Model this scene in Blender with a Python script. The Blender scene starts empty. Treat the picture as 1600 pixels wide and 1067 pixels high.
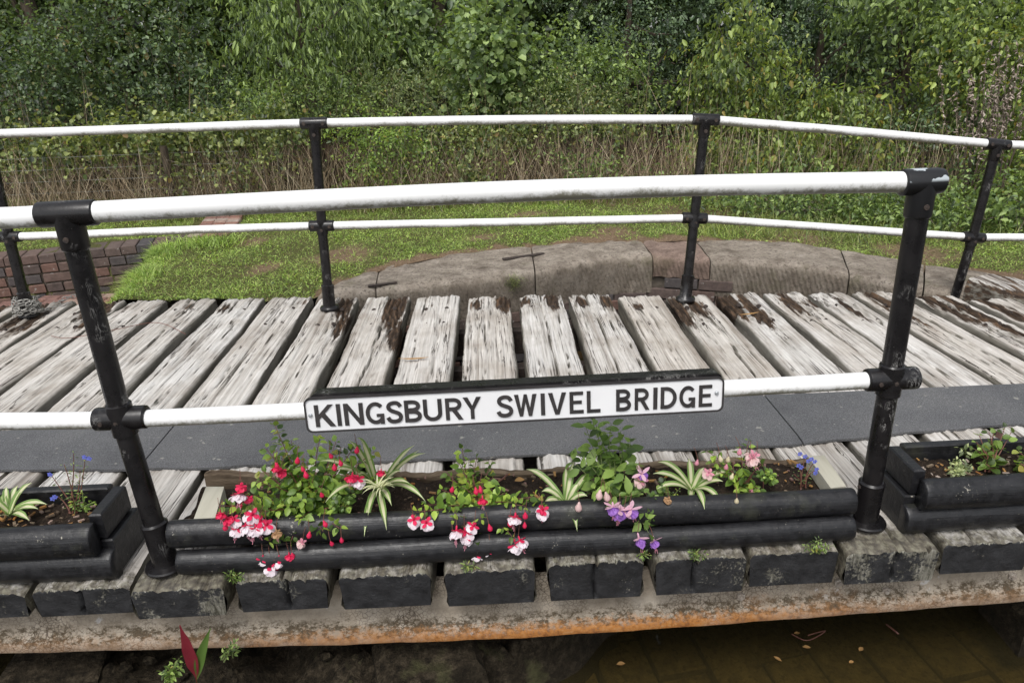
import bpy, math, random
import numpy as np
from mathutils import Vector, Matrix
rnd = random.Random(7)
rng = np.random.default_rng(11)
S = bpy.context.scene
COL = S.collection

# ------------------------------------------------------------------ camera
CP = np.array([0.9635, -1.6471, 1.2748]); YAW, PIT, ROL, FPX = 0.0257, 0.3852, -0.0346, 1101.3
def cam_axes():
    cy, sy = math.cos(YAW), math.sin(YAW); cp, sp = math.cos(PIT), math.sin(PIT)
    f = np.array([sy*cp, cy*cp, -sp]); r = np.array([cy, -sy, 0.0]); u = np.cross(r, f)
    cr, sr = math.cos(ROL), math.sin(ROL)
    return cr*r+sr*u, -sr*r+cr*u, f
CR, CU, CF = cam_axes()
def at(px, py, ax, val):
    """world point that a measured photo position has on the plane axis=val"""
    d = CF*FPX + CR*(px-800) - CU*(py-533.5)
    return CP + (val-CP[ax])/d[ax]*d
cam = bpy.data.cameras.new('camera'); camo = bpy.data.objects.new('camera', cam); COL.objects.link(camo)
cam.sensor_width = 36; cam.lens = FPX/1600*36; cam.clip_start = .05; cam.clip_end = 500
camo.matrix_world = Matrix(((CR[0], CU[0], -CF[0], CP[0]), (CR[1], CU[1], -CF[1], CP[1]), (CR[2], CU[2], -CF[2], CP[2]), (0, 0, 0, 1)))
S.camera = camo

# ------------------------------------------------------------------ sky, sun, exposure
W = bpy.data.worlds.new('World'); S.world = W; W.use_nodes = True
SUN_EL, SUN_AZ = math.radians(58), math.radians(200)
nt = W.node_tree; nt.nodes.clear()
sky = nt.nodes.new('ShaderNodeTexSky'); sky.sky_type = 'NISHITA'; sky.sun_disc = False
sky.sun_elevation = SUN_EL; sky.sun_rotation = SUN_AZ; sky.dust_density = 3; sky.air_density = 1
hs = nt.nodes.new('ShaderNodeHueSaturation'); hs.inputs['Saturation'].default_value = .25
bg = nt.nodes.new('ShaderNodeBackground'); bg.inputs[1].default_value = .15
wo = nt.nodes.new('ShaderNodeOutputWorld')
nt.links.new(sky.outputs[0], hs.inputs['Color']); nt.links.new(hs.outputs[0], bg.inputs[0]); nt.links.new(bg.outputs[0], wo.inputs[0])
sl = bpy.data.lights.new('sun', 'SUN'); sl.energy = 1.3; sl.angle = math.radians(20); sl.color = (1, .975, .94)
so = bpy.data.objects.new('sun', sl); COL.objects.link(so)
sd = Vector((math.sin(SUN_AZ)*math.cos(SUN_EL), math.cos(SUN_AZ)*math.cos(SUN_EL), math.sin(SUN_EL)))
so.rotation_euler = sd.to_track_quat('Z', 'Y').to_euler()
S.view_settings.view_transform = 'Standard'; S.view_settings.look = 'None'
S.view_settings.exposure = .42; S.view_settings.gamma = 1
S.render.engine = 'CYCLES'

# ------------------------------------------------------------------ helpers
def tag(o, label=None, cat=None, group=None, kind=None):
    if label: o['label'] = label
    if cat: o['category'] = cat
    if group: o['group'] = group
    if kind: o['kind'] = kind
    return o
def thing(name, label, cat, loc, group=None):
    o = bpy.data.objects.new(name, None); COL.objects.link(o); o.location = loc; o.empty_display_size = .05
    return tag(o, label, cat, group)
def wloc(o):
    v = Vector((0, 0, 0))
    while o is not None: v += Vector(o.location); o = o.parent
    return v
def mesh(V, F, mats, fm=None, smooth=False):
    me = bpy.data.meshes.new('m')
    V = np.asarray(V, dtype=np.float32)
    if isinstance(F, np.ndarray):
        n, k = F.shape
        me.vertices.add(len(V)); me.vertices.foreach_set('co', V.ravel())
        me.loops.add(n*k); me.loops.foreach_set('vertex_index', F.astype(np.int32).ravel())
        me.polygons.add(n); me.polygons.foreach_set('loop_start', np.arange(0, n*k, k, dtype=np.int32))
        me.update(calc_edges=True)
    else:
        me.from_pydata([tuple(map(float, v)) for v in V], [], F)
    for m in (mats if isinstance(mats, (list, tuple)) else [mats]): me.materials.append(m)
    if fm is not None: me.polygons.foreach_set('material_index', np.asarray(fm, dtype=np.int32))
    if smooth: me.polygons.foreach_set('use_smooth', np.ones(len(me.polygons), dtype=bool))
    me.update()
    return me
def part(name, V, F, mats, parent=None, fm=None, smooth=False, loc=None):
    """link ONE mesh object; V is in world coordinates"""
    V = np.asarray(V, dtype=float).reshape(-1, 3)
    if loc is None: loc = V.mean(axis=0) if parent is None else np.array(wloc(parent))
    loc = np.array(loc, dtype=float)
    o = bpy.data.objects.new(name, mesh(V-loc, F, mats, fm, smooth)); COL.objects.link(o)
    if parent is not None:
        o.parent = parent; o.location = Vector(loc)-wloc(parent)
    else: o.location = loc
    return o
class MB:
    def __init__(s): s.V = []; s.F = []; s.M = []
    def add(s, V, F, m=0):
        b = len(s.V); s.V += [tuple(v) for v in V]; s.F += [tuple(i+b for i in f) for f in F]; s.M += [m]*len(F); return s
    def box(s, c, h, R=None, bev=0, m=0, jit=0):
        c = np.array(c, float); hx, hy, hz = h
        b = min(bev, hx*.9, hy*.9, hz*.9)
        if b <= 0:
            P = [(x, y, z) for z in (-hz, hz) for y in (-hy, hy) for x in (-hx, hx)]
            F = [(0, 2, 3, 1), (4, 5, 7, 6), (0, 1, 5, 4), (2, 6, 7, 3), (0, 4, 6, 2), (1, 3, 7, 5)]
        else:
            P = []
            for z in (-1, 1):
                for (x, y) in ((-1, -1), (1, -1), (1, 1), (-1, 1)):
                    P.append((x*(hx-b), y*(hy-b), z*hz))
                for (x, y) in ((-1, -1), (1, -1), (1, 1), (-1, 1)):
                    P.append((x*hx, y*(hy-b), z*(hz-b))) if False else P.append((x*(hx), y*(hy), z*(hz-b)))
            F = [(3, 2, 1, 0), (8, 9, 10, 11)]
            for i in range(4):
                j = (i+1) % 4
                F += [(i, j, 4+j, 4+i), (4+i, 4+j, 12+j, 12+i), (12+i, 12+j, 8+j, 8+i)]
        P = np.array(P)
        if jit: P = P+np.array([[rnd.uniform(-jit, jit) for _ in range(3)] for _ in P])
        if R is not None: P = P@np.array(R).T
        return s.add(P+c, F, m)
    def tube(s, pts, rad, n=12, caps=True, m=0, close=False):
        pts = [np.array(p, float) for p in pts]; N = len(pts)
        if not hasattr(rad, '__len__'): rad = [rad]*N
        V = []; up = None
        for i, p in enumerate(pts):
            t = pts[min(i+1, N-1)]-pts[max(i-1, 0)]; t = t/(np.linalg.norm(t)+1e-12)
            if up is None:
                a = np.array([0, 0, 1.]) if abs(t[2]) < .9 else np.array([0, 1., 0]); up = a-t*(a@t); up /= np.linalg.norm(up)
            else:
                up = up-t*(up@t); up /= np.linalg.norm(up)+1e-12
            sd_ = np.cross(t, up)
            for k in range(n):
                a = 2*math.pi*k/n; V.append(p+rad[i]*(math.cos(a)*up+math.sin(a)*sd_))
        F = [(i*n+k, i*n+(k+1) % n, (i+1)*n+(k+1) % n, (i+1)*n+k) for i in range(N-1) for k in range(n)]
        if caps: F += [tuple(range(n))[::-1], tuple((N-1)*n+k for k in range(n))]
        return s.add(V, F, m)
    def ball(s, c, r, n=8, m=0, sc=(1, 1, 1), R=None):
        V = [(0, 0, -1)]; k2 = n//2
        for i in range(1, k2):
            a = math.pi*i/k2
            for k in range(n): V.append((math.sin(a)*math.cos(2*math.pi*k/n), math.sin(a)*math.sin(2*math.pi*k/n), -math.cos(a)))
        V.append((0, 0, 1)); L = len(V)-1
        F = [(0, 1+(k+1) % n, 1+k) for k in range(n)]+[(L, L-n+k, L-n+(k+1) % n) for k in range(n)]
        F += [(1+i*n+k, 1+i*n+(k+1) % n, 1+(i+1)*n+(k+1) % n, 1+(i+1)*n+k) for i in range(k2-2) for k in range(n)]
        V = np.array(V)*np.array(sc)*r
        if R is not None: V = V@np.array(R).T
        return s.add(V+np.array(c), F, m)
    def build(s, name, mats, parent=None, smooth=False, loc=None):
        o = part(name, s.V, s.F, mats, parent, s.M, smooth, loc)
        if smooth:
            try: o.data.set_sharp_from_angle(angle=math.radians(40))
            except Exception: pass
        return o
def copy_part(src, parent, loc=None, rot=None, scale=None):
    c = src.copy(); COL.objects.link(c); c.parent = parent
    if loc is not None: c.location = loc
    if rot is not None: c.rotation_euler = rot
    if scale is not None: c.scale = scale
    return c

# ------------------------------------------------------------------ materials
class NB:
    def __init__(s, name):
        s.m = bpy.data.materials.new(name); s.m.use_nodes = True; s.t = s.m.node_tree; s.t.nodes.clear()
        s.out = s.n('ShaderNodeOutputMaterial'); s.b = s.n('ShaderNodeBsdfPrincipled'); s.l(s.b.outputs[0], s.out.inputs[0])
    def n(s, ty, **kw):
        x = s.t.nodes.new(ty)
        for k, v in kw.items():
            if k.startswith('i_'): x.inputs[k[2:]].default_value = v
            else: setattr(x, k, v)
        return x
    def l(s, a, b): s.t.links.new(a, b)
    def set(s, **kw):
        for k, v in kw.items():
            i = s.b.inputs[k.replace('_', ' ')]
            if hasattr(v, 'links') or isinstance(v, bpy.types.NodeSocket): s.l(v, i)
            else: i.default_value = v
        return s
    def coord(s, kind='Object', scale=(1, 1, 1), rand=False):
        c = s.n('ShaderNodeTexCoord'); mp = s.n('ShaderNodeMapping'); mp.inputs['Scale'].default_value = scale
        s.l(c.outputs[kind], mp.inputs[0])
        if rand:
            oi = s.n('ShaderNodeObjectInfo'); mu = s.n('ShaderNodeMath', operation='MULTIPLY'); mu.inputs[1].default_value = 37.
            s.l(oi.outputs['Random'], mu.inputs[0]); cb = s.n('ShaderNodeCombineXYZ')
            for i in range(3): s.l(mu.outputs[0], cb.inputs[i])
            s.l(cb.outputs[0], mp.inputs['Location'])
        return mp.outputs[0]
    def noise(s, vec, scale, detail=4, rough=.55, dist=0):
        x = s.n('ShaderNodeTexNoise'); x.inputs['Scale'].default_value = scale; x.inputs['Detail'].default_value = detail
        x.inputs['Roughness'].default_value = rough; x.inputs['Distortion'].default_value = dist
        if vec is not None: s.l(vec, x.inputs['Vector'])
        return x.outputs['Fac']
    def ramp(s, fac, stops, interp='LINEAR'):
        x = s.n('ShaderNodeValToRGB'); x.color_ramp.interpolation = interp; e = x.color_ramp.elements
        for i, (p, c) in enumerate(stops):
            if not hasattr(c, '__len__'): c = (c, c, c)
            el = e[i] if i < 2 else e.new(p)
            el.position = p; el.color = (*c, 1)
        s.l(fac, x.inputs[0]); return x.outputs[0]
    def mix(s, fac, a, b, mode='MIX'):
        x = s.n('ShaderNodeMix', data_type='RGBA', blend_type=mode)
        for sock, v in ((x.inputs[0], fac), (x.inputs[6], a), (x.inputs[7], b)):
            if isinstance(v, bpy.types.NodeSocket): s.l(v, sock)
            elif hasattr(v, '__len__'): sock.default_value = (*v, 1)
            else: sock.default_value = v
        return x.outputs[2]
    def math(s, op, a, b=None, clamp=False):
        x = s.n('ShaderNodeMath', operation=op, use_clamp=clamp)
        for i, v in enumerate((a, b)):
            if v is None: continue
            if isinstance(v, bpy.types.NodeSocket): s.l(v, x.inputs[i])
            else: x.inputs[i].default_value = v
        return x.outputs[0]
    def bump(s, h, strength=.5, dist=.01):
        x = s.n('ShaderNodeBump'); x.inputs['Strength'].default_value = strength; x.inputs['Distance'].default_value = dist
        s.l(h, x.inputs['Height']); s.l(x.outputs[0], s.b.inputs['Normal']); return s
    def attr(s, name):
        x = s.n('ShaderNodeAttribute', attribute_name=name); return x.outputs['Fac']
    def nz(s, axis=2):
        g = s.n('ShaderNodeNewGeometry'); sp = s.n('ShaderNodeSeparateXYZ'); s.l(g.outputs['Normal'], sp.inputs[0]); return sp.outputs[axis]

def m_wood():
    b = NB('weathered_wood')
    c = b.coord('Object', (1, 1, 1), True); cs = b.coord('Object', (1, .03, 1), True)
    fib = b.noise(cs, 130, 6, .6); fis = b.noise(b.coord('Object', (1, .018, 1), True), 46, 4, .55, .5); big = b.noise(c, 5, 4, .6); mid = b.noise(cs, 14, 4, .6, .4)
    oi = b.n('ShaderNodeObjectInfo')
    base = b.ramp(fib, [(.26, (.33, .315, .30)), (.46, (.53, .52, .505)), (.66, (.67, .665, .655))])
    tone = b.mix(oi.outputs['Random'], (.90, .855, .80), (1.0, .99, .975)); base = b.mix(1, base, tone, 'MULTIPLY')
    st = b.ramp(mid, [(.30, (.45, .41, .37)), (.44, (.95, .94, .92)), (.7, (1.08, 1.08, 1.08))]); base = b.mix(1, base, st, 'MULTIPLY')
    bl = b.ramp(big, [(.35, (.68, .64, .6)), (.55, (1, 1, 1))]); base = b.mix(.7, base, bl, 'MULTIPLY')
    fl = b.ramp(fis, [(.472, 1.), (.490, 0.), (.503, 0.), (.520, 1.)])
    flm = b.mix(1, fl, b.ramp(b.noise(b.coord('Object', (1, .12, 1), True), 16, 3), [(.47, 1.), (.57, 0.)]), 'SCREEN')
    base = b.mix(b.math('SUBTRACT', 1., flm), base, (.045, .036, .03))
    sp = b.noise(cs, 330, 2, .5); spk = b.ramp(sp, [(.71, 0.), (.77, 1.)]); base = b.mix(b.math('MULTIPLY', spk, .55), base, (.06, .05, .042))
    # weathered sides keep lichen and dirt instead of bleaching
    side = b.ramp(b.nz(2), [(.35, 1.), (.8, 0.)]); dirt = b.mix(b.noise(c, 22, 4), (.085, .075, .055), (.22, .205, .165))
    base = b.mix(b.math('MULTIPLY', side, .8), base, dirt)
    de = b.attr('decay'); rot = b.ramp(b.noise(cs, 60, 5, .7), [(.3, (.016, .012, .010)), (.5, (.060, .042, .030)), (.66, (.13, .08, .048)), (.74, (.24, .10, .035))])
    dn = b.math('ADD', de, b.math('MULTIPLY', b.math('SUBTRACT', b.noise(cs, 50, 4), .5), 1.3)); dm = b.ramp(dn, [(.42, 0.), (.6, 1.)])
    base = b.mix(dm, base, rot)
    gm = b.ramp(b.math('ADD', b.attr('grime'), b.math('MULTIPLY', b.math('SUBTRACT', b.noise(c, 45, 5, .65), .5), 1.1)), [(.3, 0.), (.7, .9)])
    base = b.mix(gm, base, b.ramp(b.noise(c, 60, 4), [(.35, (.035, .030, .022)), (.5, (.085, .074, .052)), (.66, (.17, .16, .115))]))
    cr = b.attr('crack'); base = b.mix(cr, base, (.03, .024, .02))
    b.set(Base_Color=base, Roughness=.88, Specular_IOR_Level=.2)
    h = b.math('ADD', b.math('MULTIPLY', fib, .5), b.math('MULTIPLY', b.math('ADD', fl, fis), .5)); b.bump(h, .55, .004)
    return b.m
def m_blackwood(name='black_painted_wood', chip=.66, along=(1, 1, 1)):
    b = NB(name); c = b.coord('Object', (1, 1, 1), True); cs = b.coord('Object', along, True)
    n1 = b.noise(c, 38, 6, .6); n2 = b.noise(cs, 60, 5, .65); n3 = b.noise(c, 130, 4, .7)
    col = b.ramp(n1, [(.3, (.006, .006, .007)), (.7, (.017, .017, .019))])
    ch = b.ramp(b.math('ADD', b.math('MULTIPLY', n3, .5), b.math('MULTIPLY', b.noise(c, 17, 3), .5)), [(chip-.015, 0.), (chip+.01, 1.)])
    col = b.mix(ch, col, (.32, .30, .25))
    grn = b.ramp(b.noise(c, 7, 4, .6), [(.6, 0.), (.75, .6)]); col = b.mix(grn, col, (.05, .052, .035))
    du = b.ramp(b.noise(c, 260, 2, .5), [(.71, 0.), (.74, .6)]); col = b.mix(du, col, (.20, .18, .14))
    sc = b.ramp(b.noise(b.coord('Object', (.3, 1, 1), True), 11, 6, .7), [(.60, 0.), (.72, .18)]); col = b.mix(sc, col, (.12, .115, .105))
    b.set(Base_Color=col, Roughness=b.ramp(n1, [(.3, .28), (.7, .5)]), Specular_IOR_Level=.42)
    b.bump(b.math('ADD', b.math('MULTIPLY', n2, 1.1), b.math('MULTIPLY', n1, 1.0)), .5, .004); return b.m
def m_endpaint(th=.6, nm='end_grain_black_paint'):
    b = NB(nm); c = b.coord('Object', (1, 1, 1), True); cs = b.coord('Object', (1, 1, .12), True)
    n1 = b.noise(c, 30, 6, .6); n3 = b.noise(c, 110, 5, .75)
    col = b.ramp(n1, [(.3, (.009, .009, .010)), (.7, (.028, .028, .030))])
    # paint has flaked along the upper arris; local z runs from 0 at the top down
    sp = b.n('ShaderNodeSeparateXYZ'); tc = b.n('ShaderNodeTexCoord'); b.l(tc.outputs['Object'], sp.inputs[0])
    hz = b.math('ADD', b.math('MULTIPLY', sp.outputs[2], 55.), b.math('MULTIPLY', b.noise(cs, 90, 5, .7), 2.2))
    f = b.ramp(hz, [(.60, 0.), (.68, 1.)])
    ol = b.noise(c, 8, 4); patch = b.ramp(b.math('ADD', b.math('MULTIPLY', ol, .6), b.math('MULTIPLY', n3, .4)), [(th, 0.), (th+.05, 1.)])
    wd = b.ramp(b.noise(cs, 160, 4, .7), [(.35, (.06, .055, .035)), (.6, (.30, .285, .235))])
    col = b.mix(b.math('MAXIMUM', f, b.math('MULTIPLY', patch, .7)), col, wd)
    b.set(Base_Color=col, Roughness=.55, Specular_IOR_Level=.4); b.bump(b.math('ADD', n1, n3), .55, .006); return b.m
def m_simple(name, c1, c2, sc=20, rough=.6, spec=.4, bump=.2, bd=.004, metal=0, stretch=(1, 1, 1)):
    b = NB(name); c = b.coord('Object', stretch, True); n1 = b.noise(c, sc, 6, .6)
    b.set(Base_Color=b.ramp(n1, [(.3, c1), (.7, c2)]), Roughness=rough, Specular_IOR_Level=spec, Metallic=metal)
    if bump: b.bump(b.noise(c, sc*2.5, 5, .65), bump, bd)
    return b.m
def m_white():
    b = NB('white_pipe_paint'); c = b.coord('Object', (1, 1, 1), True)
    nz = b.nz(2); n = b.noise(c, 75, 6, .8); n2 = b.noise(c, 6, 4)
    v = b.math('ADD', b.math('ADD', b.math('MULTIPLY', nz, -.75), b.math('MULTIPLY', b.math('SUBTRACT', n, .5), 1.2)), b.math('MULTIPLY', b.math('SUBTRACT', n2, .5), 1.3))
    alg = b.ramp(v, [(.0, 0.), (.16, .16), (.50, .85)])
    sp = b.ramp(b.noise(c, 70, 3, .5), [(.725, 0.), (.76, .55)])
    col = b.mix(alg, (.80, .80, .79), (.12, .11, .055)); col = b.mix(sp, col, (.35, .35, .33))
    b.set(Base_Color=col, Roughness=.38, Specular_IOR_Level=.45); b.bump(b.noise(c, 40, 3), .06, .002); return b.m
def m_blackmetal():
    b = NB('black_pipe_paint'); c = b.coord('Object', (1, 1, 1), True); n = b.noise(c, 24, 5, .6); n3 = b.noise(c, 160, 3, .6)
    col = b.ramp(n, [(.3, (.005, .0045, .005)), (.7, (.013, .0115, .012))])
    web = b.noise(b.coord('Object', (1, 1, .35), True), 34, 5, .7, 2.2)
    wl = b.ramp(web, [(.475, 0.), (.49, .9), (.51, .9), (.525, 0.)]); wm = b.ramp(b.noise(c, 9, 3), [(.57, 0.), (.66, .6)])
    col = b.mix(b.math('MULTIPLY', wl, wm), col, (.42, .41, .39))
    col = b.mix(b.ramp(n3, [(.75, 0.), (.79, .7)]), col, (.38, .37, .35))
    b.set(Base_Color=col, Roughness=b.ramp(n, [(.3, .2), (.7, .38)]), Specular_IOR_Level=.42); b.bump(b.noise(c, 60, 4), .12, .003); return b.m
def m_chipped():
    b = NB('chipped_black_fitting'); c = b.coord('Object', (1, 1, 1)); n = b.noise(c, 21, 4, .5)
    k = b.math('MULTIPLY', b.ramp(n, [(.50, 0.), (.51, 1.)]), b.ramp(b.nz(2), [(.1, 0.), (.3, 1.)]))
    b.set(Base_Color=b.mix(k, (.009, .009, .010), (.42, .46, .48)), Roughness=.35); b.bump(b.noise(c, 50, 4), .15, .003); return b.m
def m_mat():
    b = NB('grey_rubber_mat'); c = b.coord('Object', (1, 1, 1), True)
    n = b.noise(c, 300, 3, .8); g = b.noise(c, 4, 5, .6)
    col = b.ramp(n, [(.34, (.050, .051, .053)), (.50, (.098, .099, .103)), (.66, (.19, .192, .196))])
    col = b.mix(.6, col, b.ramp(g, [(.3, (.62, .62, .64)), (.5, (1., 1., 1.)), (.68, (1.3, 1.28, 1.24))]), 'MULTIPLY')
    v = b.ramp(b.noise(c, 33, 3, .5), [(.69, 0.), (.72, .6)]); col = b.mix(v, col, (.34, .33, .29))
    b.set(Base_Color=col, Roughness=.75, Specular_IOR_Level=.35); b.bump(n, .5, .002); return b.m
def m_girder():
    b = NB('rusting_cream_girder_paint'); c = b.coord('Object', (1, 1, 1)); sp = b.n('ShaderNodeSeparateXYZ'); tc = b.n('ShaderNodeTexCoord'); b.l(tc.outputs['Object'], sp.inputs[0])
    n = b.noise(c, 14, 6, .65); f = b.noise(c, 70, 5, .7)
    col = b.ramp(n, [(.3, (.18, .15, .115)), (.5, (.28, .24, .19)), (.7, (.36, .32, .265))])
    fl = b.ramp(b.noise(c, 9, 6, .6), [(.64, 0.), (.66, .7)]); col = b.mix(fl, col, (.44, .43, .42))
    # crackle towards the bottom flange
    vo = b.n('ShaderNodeTexVoronoi', feature='DISTANCE_TO_EDGE'); vo.inputs['Scale'].default_value = 85; wv = b.n('ShaderNodeVectorMath', operation='ADD')
    b.l(c, wv.inputs[0]); nn = b.n('ShaderNodeTexNoise'); nn.inputs['Scale'].default_value = 30; b.l(c, nn.inputs['Vector'])
    ms = b.n('ShaderNodeVectorMath', operation='SCALE'); ms.inputs['Scale'].default_value = .02; b.l(nn.outputs['Color'], ms.inputs[0]); b.l(ms.outputs[0], wv.inputs[1]); b.l(wv.outputs[0], vo.inputs['Vector'])
    ck = b.ramp(vo.outputs[0], [(.02, 1.), (.09, 0.)]); ck = b.math('MULTIPLY', ck, b.ramp(b.noise(c, 6, 3), [(.4, .1), (.62, .9)]))
    z = sp.outputs[2]; x = sp.outputs[0]
    low = b.ramp(b.math('ADD', b.math('MULTIPLY', z, -9.), b.math('MULTIPLY', b.math('SUBTRACT', n, .5), 1.)), [(1.35, 0.), (1.9, 1.)]) if False else None
    zz = b.math('ADD', b.math('MULTIPLY', z, -10.), b.math('MULTIPLY', b.math('SUBTRACT', f, .5), 1.4))   # 1.2 under the timbers .. 2.8 at the lip
    zz = b.math('ADD', b.math('SUBTRACT', 1.08, b.attr('height')), b.math('MULTIPLY', b.math('SUBTRACT', f, .5), .5))
    alg = b.math('MULTIPLY', b.ramp(zz, [(.52, 0.), (.66, .9), (.84, .9), (.98, .3)]), b.ramp(b.noise(b.coord('Object', (.6, 1, 1)), 48, 6, .8), [(.46, 0.), (.54, 1.)]))
    col = b.mix(ck, col, (.06, .045, .035)); col = b.mix(alg, col, (.050, .036, .020))
    rx = b.ramp(b.math('ADD', b.math('MULTIPLY', b.math('ABSOLUTE', b.math('SUBTRACT', x, 1.15)), .9), b.math('MULTIPLY', b.math('SUBTRACT', n, .5), .9)), [(.2, 1.), (.9, .25)])
    ru = b.math('MULTIPLY', b.ramp(zz, [(.72, 0.), (.93, .9)]), rx)
    blot = b.math('MULTIPLY', b.ramp(b.noise(c, 3.2, 4, .6), [(.60, 0.), (.74, .6)]), b.ramp(zz, [(.45, .05), (.8, 1.)]))
    col = b.mix(b.math('MAXIMUM', ru, blot), col, b.ramp(f, [(.3, (.16, .055, .014)), (.55, (.38, .15, .03)), (.8, (.40, .25, .13))]))
    b.set(Base_Color=col, Roughness=.85, Specular_IOR_Level=.2); b.bump(b.math('SUBTRACT', b.math('ADD', b.math('MULTIPLY', n, .5), f), ck), .4, .003); return b.m
def m_stone(name, c1, c2, c3, sc=9, tool=0., moss=.2):
    b = NB(name); c = b.coord('Object', (1, 1, 1), True); n = b.noise(c, sc, 7, .65); g = b.noise(c, 120, 4, .7)
    col = b.ramp(n, [(.28, c1), (.5, c2), (.72, c3)])
    col = b.mix(.6, col, b.ramp(g, [(.3, (.6, .58, .56)), (.65, (1.15, 1.15, 1.15))]), 'MULTIPLY')
    h = b.math('ADD', b.math('MULTIPLY', n, 1.), b.math('MULTIPLY', g, .35))
    if tool:
        w = b.n('ShaderNodeTexWave', wave_type='BANDS', bands_direction='X'); w.inputs['Scale'].default_value = 13; w.inputs['Distortion'].default_value = 3.5; w.inputs['Detail Scale'].default_value = 3.5; w.inputs['Detail Roughness'].default_value = .8; w.inputs['Detail'].default_value = 3
        mp = b.coord('Object', (1, .3, .55), False); rt = b.n('ShaderNodeMapping'); rt.inputs['Rotation'].default_value = (0, .5, 0); b.l(mp, rt.inputs[0]); b.l(rt.outputs[0], w.inputs[0])
        fm = b.ramp(b.nz(2), [(.2, 1.), (.7, .08)]); h = b.math('ADD', h, b.math('MULTIPLY', b.math('MULTIPLY', w.outputs['Fac'], fm), tool))
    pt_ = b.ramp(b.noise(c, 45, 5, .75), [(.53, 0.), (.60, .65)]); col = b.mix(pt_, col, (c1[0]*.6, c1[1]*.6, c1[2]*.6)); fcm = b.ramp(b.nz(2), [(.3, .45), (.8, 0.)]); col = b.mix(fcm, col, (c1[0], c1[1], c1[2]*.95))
    ms = b.ramp(b.noise(c, 4, 5, .6), [(.58, 0.), (.74, moss*3)]); col = b.mix(ms, col, (.10, .10, .045))
    b.set(Base_Color=col, Roughness=.92, Specular_IOR_Level=.15); h = b.math('ADD', h, b.math('MULTIPLY', b.noise(c, 38, 6, .8), .9)); b.bump(h, 1., .010); return b.m
def m_brick(name='brick', hues=None):
    hues = hues or [(0., (.105, .082, .074)), (.22, (.14, .10, .086)), (.42, (.17, .105, .085)), (.58, (.082, .076, .078)), (.72, (.125, .095, .084)), (.86, (.095, .084, .082)), (1., (.17, .13, .115))]
    b = NB(name); c = b.coord('Object', (1, 1, 1), True); oi = b.n('ShaderNodeObjectInfo'); n = b.noise(c, 30, 6, .7)
    col = b.ramp(oi.outputs['Random'], hues, 'CONSTANT'); col = b.mix(.8, col, b.ramp(n, [(.3, (.55, .55, .55)), (.7, (1.25, 1.22, 1.2))]), 'MULTIPLY')
    col = b.mix(b.ramp(b.noise(c, 22, 4, .6), [(.66, 0.), (.7, .6)]), col, (.42, .40, .37))
    b.set(Base_Color=col, Roughness=.9, Specular_IOR_Level=.2); b.bump(n, .6, .006); return b.m
def m_leaf(name, dark, mid, light, odd=None, rough=.45, trans=.28, spec=.5, gain=1.72, hue=(1.16, 1.03, 1.02)):
    b = NB(name); g = b.n('ShaderNodeNewGeometry'); r = g.outputs['Random Per Island']; k_ = gain; dark, mid, light = [(q[0]*k_*hue[0]*w, q[1]*k_*hue[1]*w, q[2]*k_*hue[2]*w) for q, w in ((dark, .45), (mid, .95), (light, 1.3))]
    st = [(0., dark), (.50, mid), (.90, light)]
    if odd: st.append((.975 if 'grass' not in name else .94, odd))
    col = b.ramp(r, st)
    n = b.noise(b.coord('Object', (1, 1, 1), True), 2.3, 3); col = b.mix(.8, col, b.ramp(n, [(.3, (.62, .66, .62)), (.7, (1.3, 1.25, 1.1))]), 'MULTIPLY')
    # undersides are paler, as on the plant
    col = b.mix(b.math('MULTIPLY', g.outputs['Backfacing'], .35), col, (light[0]*1.1+.02, light[1]*1.05+.02, light[2]*1.2+.03))
    b.set(Base_Color=col, Roughness=rough, Specular_IOR_Level=spec)
    tr = b.n('ShaderNodeBsdfTranslucent'); b.l(b.mix(1, col, (1.5, 1.6, .6), 'MULTIPLY'), tr.inputs[0])
    mx = b.n('ShaderNodeMixShader'); mx.inputs[0].default_value = trans; b.l(b.b.outputs[0], mx.inputs[1]); b.l(tr.outputs[0], mx.inputs[2]); b.l(mx.outputs[0], b.out.inputs[0])
    return b.m
def m_island(name, stops, rough=.8, trans=0.):
    b = NB(name); g = b.n('ShaderNodeNewGeometry'); col = b.ramp(g.outputs['Random Per Island'], stops)
    b.set(Base_Color=col, Roughness=rough, Specular_IOR_Level=.25)
    if trans:
        tr = b.n('ShaderNodeBsdfTranslucent'); b.l(col, tr.inputs[0]); mx = b.n('ShaderNodeMixShader'); mx.inputs[0].default_value = trans
        b.l(b.b.outputs[0], mx.inputs[1]); b.l(tr.outputs[0], mx.inputs[2]); b.l(mx.outputs[0], b.out.inputs[0])
    return b.m
def m_ground():
    b = NB('turf_soil'); c = b.coord('Object', (1, 1, 1)); n = b.noise(c, 3, 6, .65); f = b.noise(c, 60, 5, .7); d = b.attr('dry')
    col = b.mix(b.ramp(f, [(.35, 0.), (.65, 1.)]), (.045, .050, .018), (.13, .125, .05))
    dn = b.ramp(b.math('ADD', d, b.math('MULTIPLY', b.math('SUBTRACT', n, .5), 1.6)), [(.35, 0.), (.65, 1.)])
    col = b.mix(dn, col, b.ramp(f, [(.3, (.085, .055, .035)), (.6, (.22, .155, .10)), (.75, (.30, .23, .16))]))
    col = b.mix(b.attr('hedge_floor'), col, b.ramp(f, [(.3, (.022, .016, .010)), (.7, (.07, .048, .03))]))  # ground turns darker brown from the hedge foot backwards
    b.set(Base_Color=col, Roughness=.95, Specular_IOR_Level=.1); b.bump(f, .8, .015); return b.m
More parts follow.
